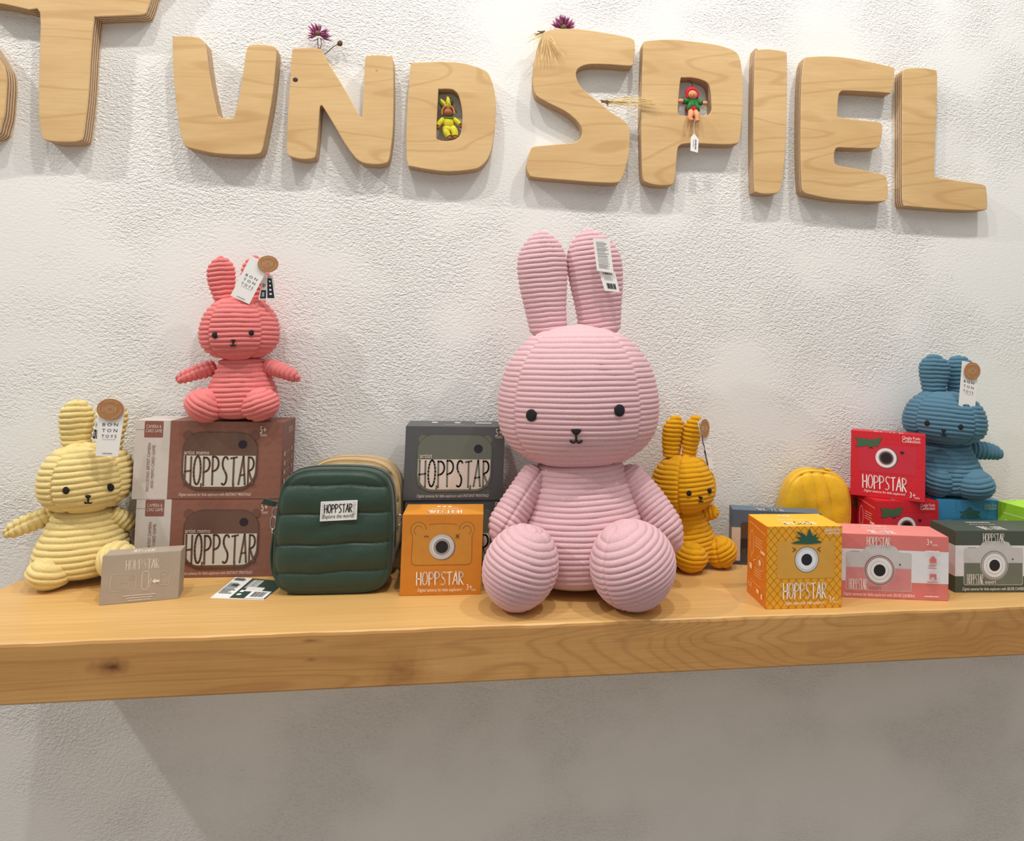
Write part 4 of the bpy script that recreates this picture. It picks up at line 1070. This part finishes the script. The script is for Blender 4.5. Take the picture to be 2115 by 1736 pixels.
def rabbit(label, col, d):
    """d: layout of the soft toy; pixels of the photo with depths y, turned into real positions and sizes"""
    mat = cord(col); pit = d['pitch']; global CORD_AMP; CORD_AMP = d.get('amp', 0.22)
    hx, hy, hw, hh, yh = d['head']; m = mpp(hx, hy, yh)
    fx, fy = d['torso'][0], d['torso'][2]
    base = onY(d['torso'][0], d['torso'][2], d['torso'][4]); base.z = d['z0']
    root = empty('plush_rabbit', base, label, 'plush toy', 'corduroy plush rabbits on the shelf', rz=0); reg(root)
    ud = (math.cos(d.get('yaw', 0)), math.sin(d.get('yaw', 0)), 0)
    tlt = d.get('tilt', 0)          # sideways lean in photo pixels over the head height
    # torso: (cx, ytop, ybot, hw, y)
    cx, yt, yb, tw, ty = d['torso']; lean = d.get('lean', 0)
    b0 = onY(cx, yb, ty); t0 = onY(cx + lean, yt, ty + 0.0); b0.z = max(b0.z, d['z0'] + 0.001)
    plush('torso', root, b0, t0, tw * mpp(cx, yb, ty), tw * mpp(cx, yb, ty) * .88, 'torso', pit, mat, ud)
    h0, h1 = onY(hx - tlt / 2, hy + hh, yh), onY(hx + tlt / 2, hy - hh, yh)
    head, bvh = plush('head', root, h0, h1, hw * m, hw * m * d.get('hd', .86), 'head', pit, mat, ud, panels=d.get('panel', 0.80), ret_smooth=True)
    for e in d['ears']:
        (bx, by), (tx, ty_), ew, ye = e[:4]; bd = e[4] if len(e) > 4 else 0
        mm = mpp(bx, by, ye)
        plush('ear', root, onY(bx, by, ye), onY(tx, ty_, ye - 0.004), ew * mm, ew * mm * .55, 'ear', pit, mat, ud, bend=(bd * mm, 0, 0))
    for a_ in d['arms']:
        (sx, sy, sya), (tx, ty_, tya), aw, ben = a_[:4]; mm = mpp(sx, sy, sya)
        plush('arm', root, onY(sx, sy, sya), onY(tx, ty_, tya), aw * mm, aw * mm * .95, d.get('armprof', 'arm'), pit, mat, (0, 0, 1), bend=(0, -0.004, ben * mm), seamang=d.get('armseam', 5.2))
    for f_ in d['feet']:
        (cx_, cy_, yf), rx, ry, ang, dz = f_[:5]; mm = mpp(cx_, cy_, yf)
        c0 = Vector(onY(cx_, cy_, yf)); L_ = ry * mm
        c0.z = max(c0.z, d['z0'] + ry * mm * 0.985 + dz)
        ax = Vector((math.sin(ang), -0.12, math.cos(ang))).normalized()
        # leg into the body, then the round foot
        tgt = onY(d['torso'][0] + (cx_ - d['torso'][0]) * .45, d['torso'][2] - 0.25 * (yb - yt), ty)
        tgt.z = max(tgt.z, d['z0'] + rx * mm * .62)
        plush('leg', root, tgt, c0.lerp(tgt, 0.25), rx * mm * .60, rx * mm * .60, 'leg', pit, mat, (0, 0, 1))
        plush('foot', root, c0 - ax * L_, c0 + ax * L_, rx * mm, rx * mm, 'foot', pit, mat, (1, 0, 0), seamang=f_[5] if len(f_) > 5 else None)
    off = pit * 0.20
    for (ex, ey, erx, ery) in d['eyes']: patch('eye', root, bvh, ex, ey, erx, ery, off, THREAD, dome=0.0016)
    nx, ny, ns = d['nose']; tri_nose(root, bvh, nx, ny, ns, off)
    return root, bvh

# big pale pink rabbit
R1, _ = rabbit('giant pale pink corduroy rabbit, by far the largest plush, sitting mid-shelf', (217, 177, 182), dict(
    z0=ZS, pitch=0.0104, amp=0.17, head=(1195, 818, 163, 148, -0.185), torso=(1205, 935, 1218, 137, -0.190), lean=-8, hd=.82, panel=0.84, yaw=-0.18,
    ears=[((1135, 695), (1117, 477), 51, -0.150, -4), ((1239, 695), (1213, 473), 56, -0.150, 6)],
    arms=[((1118, 968, -0.19), (1022, 1122, -0.235), 36, 6), ((1280, 968, -0.19), (1402, 1138, -0.255), 36, 12)],
    feet=[((1075, 1172, -0.325), 74, 89, 0.30, 0, 5.6), ((1306, 1189, -0.338), 82, 90, -0.42, 0, 3.8)],
    eyes=[(1098, 857, 10.5, 12.5), (1279, 847, 10.5, 12.5)], nose=(1190, 893, 17)))
hang_tag(R1, [(1224.7, 491.6), (1259, 493), (1267.3, 563.6), (1233, 558.7)], -0.208, None, 'price')
hang_tag(R1, [(1236, 556), (1270, 560), (1280, 603), (1249, 600)], -0.203, None, 'barcode', 'price_tag')

# coral rabbit on the brown boxes
R2, _ = rabbit('coral pink corduroy rabbit sitting on top of the stacked brown boxes', (226, 128, 126), dict(
    z0=ZS + 0.3125, pitch=0.0098, head=(496, 678, 80, 67, -0.075), torso=(500, 733, 866, 73, -0.062), panel=0.72, yaw=0.12,
    ears=[((467, 628), (456, 529), 28, -0.068, -4), ((527, 628), (527, 528), 28, -0.068, 0)],
    arms=[((448, 757, -0.062), (362, 786, -0.085), 17, 2), ((546, 754, -0.062), (620, 783, -0.085), 17, 3)], armprof='thinarm',
    feet=[((423, 838, -0.100), 40, 36, 0.55, 0, 0.6), ((538, 835, -0.102), 38, 36, -0.35, 0, 3.8)],
    eyes=[(444, 692, 5.2, 6), (519, 687, 5.2, 6)], nose=(482, 704, 8)))
hang_tag(R2, [(543, 566), (563, 569), (573, 619), (533.5, 618.5)], -0.108, None, 'dark', 'care_tag')
hang_tag(R2, [(518.7, 528), (557, 546), (514.7, 628), (476, 610)], -0.120, (553.5, 545, 21.5, 17.5), 'brand')

# butter yellow rabbit, far left
R3, _ = rabbit('pale butter yellow corduroy rabbit at the left end of the shelf', (228, 206, 140), dict(
    z0=ZS, pitch=0.0112, head=(180, 984, 93, 72, -0.095), torso=(170, 1045, 1187, 94, -0.092), lean=6, panel=0.76, tilt=-4, yaw=0.45,
    ears=[((158, 930), (158, 824), 34, -0.090, 0), ((228, 930), (232, 823), 30, -0.088, 0)],
    arms=[((118, 1060, -0.09), (6, 1105, -0.12), 21, 4), ((226, 1058, -0.09), (280, 1086, -0.060), 21, 2)], armprof='thinarm',
    feet=[((103, 1181, -0.150), 43, 37, 0.22, 0, 1.4), ((243, 1158, -0.150), 42, 38, 1.1, 0, 2.0)],
    eyes=[(137, 1012, 6.8, 7.6), (228, 1006, 6.8, 7.6)], nose=(182, 1026, 10)))
hang_tag(R3, [(203, 852), (214, 856), (206, 912), (189, 906)], -0.132, None, 'dark', 'care_tag')
hang_tag(R3, [(206, 827), (260.6, 827.5), (244, 942), (197.3, 941)], -0.168, (227.5, 845, 28, 22), 'brand')

# mustard rabbit
R4, _ = rabbit('mustard yellow corduroy rabbit right of the giant pink rabbit, turned to the right', (222, 162, 24), dict(
    z0=ZS, pitch=0.0098, head=(1411, 998, 67, 60, -0.100), torso=(1420, 1045, 1168, 61, -0.088), lean=-6, yaw=0.35, panel=0.75, tilt=-3,
    ears=[((1387, 945), (1398, 857), 25, -0.095, -3), ((1423, 945), (1440, 857), 22, -0.100, -3)],
    arms=[((1444, 1062, -0.085), (1484, 1054, -0.10), 16, 1), ((1385, 1066, -0.09), (1345, 1110, -0.11), 15, 2)], armprof='thinarm',
    feet=[((1426, 1158, -0.142), 31, 30, 0.1, 0, 2.5), ((1488, 1143, -0.118), 30, 31, -0.42, 0, 4.2)],
    eyes=[(1423, 1018, 4.8, 5.8), (1465, 1013, 3.4, 5.6)], nose=(1447, 1028, 6.5)))
hang_tag(R4, [(1440, 870), (1446, 870), (1466, 968), (1461, 965)], -0.128, None, 'dark', 'care_tag')
hang_tag(R4, [(1444, 866), (1460, 865), (1475, 977), (1466, 972)], -0.132, (1456, 884, 9.5, 19), 'brand', dy=(0, 0.0, 0, 0))

# blue rabbit
R5, _ = rabbit('denim blue corduroy rabbit sitting on the blue box at the right', (84, 122, 142), dict(
    z0=ZS + 0.1545, pitch=0.0100, head=(1950, 862, 71, 56, -0.100), torso=(1957, 908, 1026, 62, -0.090), lean=-4, yaw=-0.60, panel=0.75, tilt=6,
    ears=[((1929, 815), (1930, 731), 26, -0.093, 0), ((1982, 818), (1981, 733), 25, -0.091, -2)],
    arms=[((1992, 930, -0.092), (2072, 939, -0.112), 16, 4), ((1934, 930, -0.085), (1902, 952, -0.060), 14, 1)], armprof='thinarm',
    feet=[((2009, 1004, -0.150), 35, 28, -0.15, 0, 3.4), ((1937, 1000, -0.120), 27, 28, 0.1, 0)],
    eyes=[(1915, 873, 5, 5.6), (1984, 881, 5, 5.6)], nose=(1949, 890, 7.5)))
hang_tag(R5, [(1987.5, 744.6), (2021, 752), (2013.8, 846.8), (1980, 837)], -0.168, (2008.6, 766, 16.6, 18), 'brand')

# ------------------------------------------------------------------ felt dolls in the letters
def limb(mb, pts, rad, mat): mb.tube(smoothpath(pts, 5), list(np.interp(np.linspace(0, 1, (len(pts) - 1) * 5 + 1), np.linspace(0, 1, len(rad)), rad)), mat, 12)
def yellow_doll():
    Y = -0.020; k = mpp(926, 250, Y); Q = lambda x, y, d=0: onY(x, y, Y + d)
    fe, skin, dk = M((204, 192, 44), .9, var=.1), M((156, 92, 62), .8), M((84, 44, 28), .8)
    base = Q(930, 290); root = empty('felt_doll', base, 'small felt doll in yellow suit and flower hat inside the letter D', 'doll', 'felt dolls in the letters'); reg(root)
    mb = MB(); mb.ball(Q(926.5, 255), 12 * k, .010, 15 * k, fe, 20, 14)
    mb.ball(Q(925, 268), 12.5 * k, .011, 9 * k, fe, 20, 12)
    limb(mb, [Q(916, 246), Q(909, 253, -.004), Q(904, 259, -.006)], [5.5 * k, 5.5 * k, 4.8 * k], fe); limb(mb, [Q(936, 246), Q(944, 251, -.004), Q(950, 257, -.006)], [5.5 * k, 5.5 * k, 4.8 * k], fe)
    limb(mb, [Q(921, 266), Q(922, 274, -.006), Q(927, 282, -.008)], [7 * k, 7 * k, 6 * k], fe); limb(mb, [Q(935, 264), Q(939, 272, -.006), Q(940, 281, -.008)], [7 * k, 7.5 * k, 6.5 * k], fe)
    mb.build('suit', root, smooth=True)
    for x, y, r_ in ((905, 263, 3.6), (950.5, 261, 3.6)): mb = MB(); mb.ball(Q(x, y, -.006), r_ * k, r_ * k, r_ * k, skin, 12, 8); mb.build('hand', root, smooth=True)
    for x, y, r_ in ((928.5, 285, 4.6), (940, 284, 4.8)): mb = MB(); mb.ball(Q(x, y, -.010), r_ * k, 4 * k, 3.4 * k, skin, 12, 8); mb.build('foot', root, smooth=True)
    mb = MB(); mb.tube([Q(928 + 9.5 * math.cos(a_), 241 + 2.2 * math.sin(a_), -.004 - .005 * math.sin(a_)) for a_ in np.linspace(0, 2 * pi, 18)], 1.6 * k, M((92, 146, 62), .9), 8); mb.build('collar', root, smooth=True)
    mb = MB(); mb.ball(Q(925.5, 233, -.004), 9.5 * k, .0095, 9 * k, skin, 18, 12)
    head = mb.build('head', root, smooth=True)
    mb = MB(); mb.ball(Q(925.5, 230.5, .001), 11.2 * k, .010, 11 * k, dk, 18, 12); mb.build('hair', root, smooth=True)
    for x in (922, 929): mb = MB(); mb.ball(Q(x, 232.5, -.0133), .7 * k, .0004, .9 * k, dk, 8, 6); mb.build('eye', head, smooth=True)
    mb = MB(); mb.tube([Q(923.5, 236.6, -.0128), Q(925.5, 237.4, -.0132), Q(927.5, 236.6, -.0128)], .4 * k, M((140, 50, 40), .8), 6); mb.build('mouth', head)
    mb = MB(); og = M((190, 120, 60), .9)
    mb.tube([Q(925.5 + 12.5 * math.cos(a_), 232 - 13.5 * math.sin(a_), -.006) for a_ in np.linspace(-.25, pi + .35, 20)], 2.3 * k, og, 10)
    mb.ball(Q(925.5, 222, .001), 11 * k, .009, 6.5 * k, M((206, 190, 40), .9), 16, 10); mb.build('hood', root, smooth=True)
    for (x0, y0), (x1, y1), w, mt in (((926, 218), (924, 198), 4.2, fe), ((919, 219), (910, 205), 4.2, fe), ((930, 217), (921, 208), 4, fe), ((915, 222), (906, 209), 3.6, M((70, 92, 34), .9)), ((932, 217), (932, 203), 3.6, M((52, 66, 30), .9))):
        mb = MB(); limb(mb, [Q(x0, y0, -.003), Q((x0 + x1) / 2 + .8, (y0 + y1) / 2, -.005), Q(x1, y1, -.002)], [w * k, w * k * 1.05, w * k * .35], mt); mb.build('petal', root, smooth=True)
    mb = MB(); limb(mb, [Q(934, 219), Q(939, 225), Q(944, 233)], [.9 * k, .9 * k, .6 * k], M((40, 52, 28), .8)); mb.build('stem', root, smooth=True)
yellow_doll()
def red_doll():
    Y = -0.022; k = mpp(1430, 210, Y); Q = lambda x, y, d=0: onY(x, y, Y + d)
    rd, gr, sk = M((196, 24, 50), .9, var=.1), M((44, 118, 56), .9, var=.1), M((214, 148, 104), .8)
    root = empty('felt_doll', Q(1430, 238), 'small felt doll in red hood and green top sitting in the letter P', 'doll', 'felt dolls in the letters'); reg(root)
    mb = MB(); mb.ball(Q(1430, 212), 13 * k, .010, 9.5 * k, gr, 18, 12)
    limb(mb, [Q(1422, 208), Q(1416, 209, -.005), Q(1411, 209.5, -.008)], [6 * k, 5.5 * k, 5.5 * k], gr); limb(mb, [Q(1438, 209), Q(1445, 211, -.005), Q(1450, 213, -.008)], [6 * k, 5.5 * k, 5.5 * k], gr)
    for a0, a1 in (((1426, 214), (1420, 228)), ((1436, 214), (1445, 230)), ((1428, 214), (1432, 222))): limb(mb, [Q(a0[0], a0[1], -.004), Q((a0[0] + a1[0]) / 2, (a0[1] + a1[1]) / 2, -.008), Q(a1[0], a1[1], -.008)], [6 * k, 4.5 * k, 1.2 * k], gr)
    mb.build('green_top', root, smooth=True)
    mb = MB(); mb.ball(Q(1429, 226), 13 * k, .012, 10 * k, rd, 18, 12); mb.build('shorts', root, smooth=True)
    for x, y in ((1404.5, 208.5), (1456.5, 213)):
        mb = MB(); s_ = 1 if x > 1430 else -1; limb(mb, [Q(x - 5 * s_, y, -.008), Q(x, y, -.010), Q(x + 3.5 * s_, y - 1.5, -.010)], [4 * k, 4.3 * k, 2.6 * k], sk); mb.build('hand', root, smooth=True)
    for pts in ([(1426, 230, -.004), (1427, 236, -.020), (1425, 244, -.024), (1428, 247.5, -.026)], [(1436, 231, -.004), (1439, 237, -.020), (1440, 244, -.024), (1440, 249, -.026)]):
        mb = MB(); limb(mb, [Q(*p) for p in pts], [5.6 * k, 5.6 * k, 4.8 * k, 3.8 * k], sk); mb.ball(Q(pts[-1][0] + .5, pts[-1][1], -.028), 4.2 * k, 5 * k, 3.3 * k, sk, 12, 8); mb.build('leg', root, smooth=True)
    mb = MB(); mb.ball(Q(1430, 196, -.006), 10 * k, .0095, 9 * k, sk, 18, 12); hd = mb.build('head', root, smooth=True)
    for x in (1426.5, 1433.5): mb = MB(); mb.ball(Q(x, 195.5, -.0153), .7 * k, .0004, .9 * k, M((70, 40, 30), .8), 8, 6); mb.build('eye', hd, smooth=True)
    mb = MB(); mb.tube([Q(1428, 199.6, -.0148), Q(1430, 200.4, -.0152), Q(1432, 199.6, -.0148)], .4 * k, M((150, 50, 40), .8), 6); mb.build('mouth', hd)
    mb = MB(); mb.ball(Q(1429, 192.5, .0), 13.5 * k, .0105, 12.5 * k, rd, 20, 14)
    mb.tube([Q(1430 + 11.5 * math.cos(a_), 196 - 11.5 * math.sin(a_), -.008) for a_ in np.linspace(-.5, pi + .6, 20)], 2.4 * k, rd, 10); mb.build('hood', root, smooth=True)
    mb = MB(); mb.tube(smoothpath([Q(1420, 166, .004), Q(1427, 168, .002), Q(1430, 174, 0), Q(1430, 182, 0)], 6), .0006, M((60, 56, 60), .4, 1.0), 8); mb.build('hanging_wire', root, smooth=True)
    # price tag on a string
    mb = MB(); mb.tube(smoothpath([Q(1434.5, 236, -.010), Q(1435, 250, -.028), Q(1433.5, 266, -.027), Q(1434, 276, -.026)], 6), .0004, WHITE, 6); s_ = mb.build('tag_string', root, smooth=True)
    pts = [(1434, 275.5), (1443, 288), (1441.5, 315), (1426, 311), (1427, 283)]
    f = [Q(x, y, -.026) for x, y in pts]; b_ = [q + Vector((0, .0006, 0)) for q in f]; mb = MB(); mb.add(f, [[0, 1, 2, 3, 4]], WHITE); mb.add(b_, [[4, 3, 2, 1, 0]], WHITE); mb.grid([f, b_], WHITE); tg = mb.build('price_tag', root)
    p = Print(Q(1428, 285, -.026), Q(1442, 287, -.026), Q(1441, 313, -.026), Q(1427, 309, -.026), .0003)
    p.bars(0.55, 0.05, 0.80, 0.9, 13, M((70, 72, 78), .7), .5, False).bars(0.28, 0.1, 0.42, 0.75, 10, M((120, 122, 126), .7), .4, False).build('tag_print', tg, local=False)
red_doll()

# ------------------------------------------------------------------ dried flowers and straw
MG1, MG2, STM = M((160, 74, 124), .8, var=.15), M((198, 132, 172), .8, var=.1), M((74, 60, 52), .8)
def petal(mb, c, d, L, w, mat, nrm):
    d = Vector(d).normalized(); s_ = d.cross(Vector(nrm)).normalized(); n = Vector(nrm)
    c = Vector(c); pts = [c, c + d * L * .55 + s_ * w + n * L * .10, c + d * L + n * L * .05, c + d * L * .55 - s_ * w + n * L * .10, c + d * L * .5 + n * L * .02 - n * .0012]
    mb.add(pts, [[0, 1, 2, 4][::-1], [0, 4, 2, 3][::-1], [0, 1, 2], [0, 2, 3]], mat)
def flower(label, px, py, y, R, half=False, up=0.35, n=46, seed=1):
    rr = random.Random(seed); k = mpp(px, py, y); c = onY(px, py, y)
    root = empty('dried_flower', c, label, 'flower', 'dried purple flowers on the letters'); reg(root)
    mb = MB()
    for i in range(n):
        if half: a_ = rr.uniform(0.08, pi - 0.08)
        else: a_ = rr.uniform(-0.55, pi + .55)
        el = rr.uniform(-.2, 1.1); L = R * k * rr.uniform(.72, 1.05)
        d = Vector((math.cos(a_) * math.cos(el), -math.sin(el) * .8, math.sin(a_) * math.cos(el) + up * .3))
        petal(mb, c, d, L, L * .10, MG1 if rr.random() < .55 else MG2, (d.cross(Vector((rr.uniform(-1, 1), rr.uniform(-1, 1), rr.uniform(-1, 1))))).normalized())
    mb.build('petals', root)
    mb = MB(); mb.ball(c + Vector((0, -R * k * .28, 0)), R * k * .2, R * k * .2, R * k * .2, M((120, 96, 70), .9), 12, 8); mb.build('centre', root, smooth=True)
    return root, k
fl, k = flower('dried purple flower with stems standing on top of the letter N', 658, 72, -0.018, 28)
mb = MB()
mb.tube(smoothpath([onY(657, 78, -.016), onY(656.5, 90, -.016), onY(658, 104, -.016)], 5), .0009, STM, 6)
mb.tube(smoothpath([onY(662, 80, -.018), onY(664, 90, -.018), onY(660, 103, -.018)], 5), .0008, STM, 6)
mb.build('stem', fl, smooth=True)
mb = MB()
for (x0, y0), (x1, y1), (x2, y2) in (((656, 80), (645, 85), (637, 81)), ((662, 80), (675, 82), (688, 86)), ((660, 80), (668, 84), (672, 90))): mb.tube(smoothpath([onY(x0, y0, -.018), onY(x1, y1, -.02), onY(x2, y2, -.022)], 5), .0006, STM, 6)
mb.build('dry_leaves', fl, smooth=True)
mb = MB(); mb.tube(smoothpath([onY(668, 113, -.016), onY(676, 108, -.016), onY(688, 97, -.018), onY(699, 91, -.018)], 6), .0009, STM, 6)
bc = onY(702, 89.5, -.018)
bud = empty('dried_bud', onY(668, 113, -.016), 'small brown dried seed head on a curved stem beside the purple flower', 'flower'); reg(bud)
mb.build('stem', bud, smooth=True)
mb = MB(); mb.ball(bc, 5.5 * k, 5 * k, 6 * k, M((112, 74, 40), .9, var=.3), 14, 10)
rr = random.Random(4)
for i in range(30):
    d = Vector((rr.uniform(-1, 1), rr.uniform(-1, .4), rr.uniform(-1, 1))).normalized(); mb.tube([bc + d * 5 * k, bc + d * 7 * k], [.0008, .0003], M((120, 80, 44), .9), 5)
mb.build('seed_head', bud)
flower('dried pinkish purple flower head peeking above the letter S', 1163, 60, -0.014, 29, half=True, n=90, seed=5)

ST = M((232, 208, 150), .8, var=.15); STD = M((120, 92, 56), .8, var=.15)
def straw(label, root_px, ends, y0, dark, seed, yend):
    rr = random.Random(seed); c = onY(*root_px, y0)
    root = empty('dried_straw_bundle', c, label, 'dried grass', 'straw bundles tucked around the letter S'); reg(root)
    mb = MB()
    for (ex, ey) in ends:
        for j in range(4):
            x1 = ex + rr.uniform(-7, 7); y1 = ey + rr.uniform(-5, 5)
            mx = (root_px[0] + x1) / 2 + rr.uniform(-6, 6); my = (root_px[1] + y1) / 2 + rr.uniform(-5, 3)
            mb.tube(smoothpath([onY(root_px[0] + rr.uniform(-2, 2), root_px[1] + rr.uniform(-3, 3), y0), onY(mx, my, (y0 + yend) / 2 - .002), onY(x1, y1, yend + rr.uniform(-.004, 0))], 6), list(np.linspace(.0008, .00045, 13) * 0.8), ST, 5)
    mb.build('stalks', root, smooth=True)
    mb = MB()
    for (ex, ey) in dark:
        for j in range(3): mb.tube(smoothpath([onY(root_px[0] + rr.uniform(-3, 3), root_px[1] + rr.uniform(-3, 3), y0 - .003), onY((root_px[0] + ex) / 2, (root_px[1] + ey) / 2 + rr.uniform(-2, 2), y0 - .006), onY(ex + rr.uniform(-2, 2), ey + rr.uniform(-3, 3), y0 - .004)], 5), .0011, STD, 6)
    mb.build('ears_of_grain', root, smooth=True)
straw('wispy dried straw bundle at the top left corner of the letter S', (1124, 66), [(1098, 78), (1092, 84), (1105, 92), (1112, 110), (1122, 122), (1140, 128), (1168, 116), (1155, 110)], -0.030, [(1104, 72), (1110, 66)], 2, -0.042)
straw('wispy dried straw bundle sticking out from the middle bend of the letter S', (1243, 209), [(1290, 208), (1320, 213), (1348, 211), (1336, 206), (1300, 222), (1325, 226), (1362, 213), (1352, 204)], -0.030, [(1264, 212), (1258, 216), (1268, 208)], 3, -0.046)
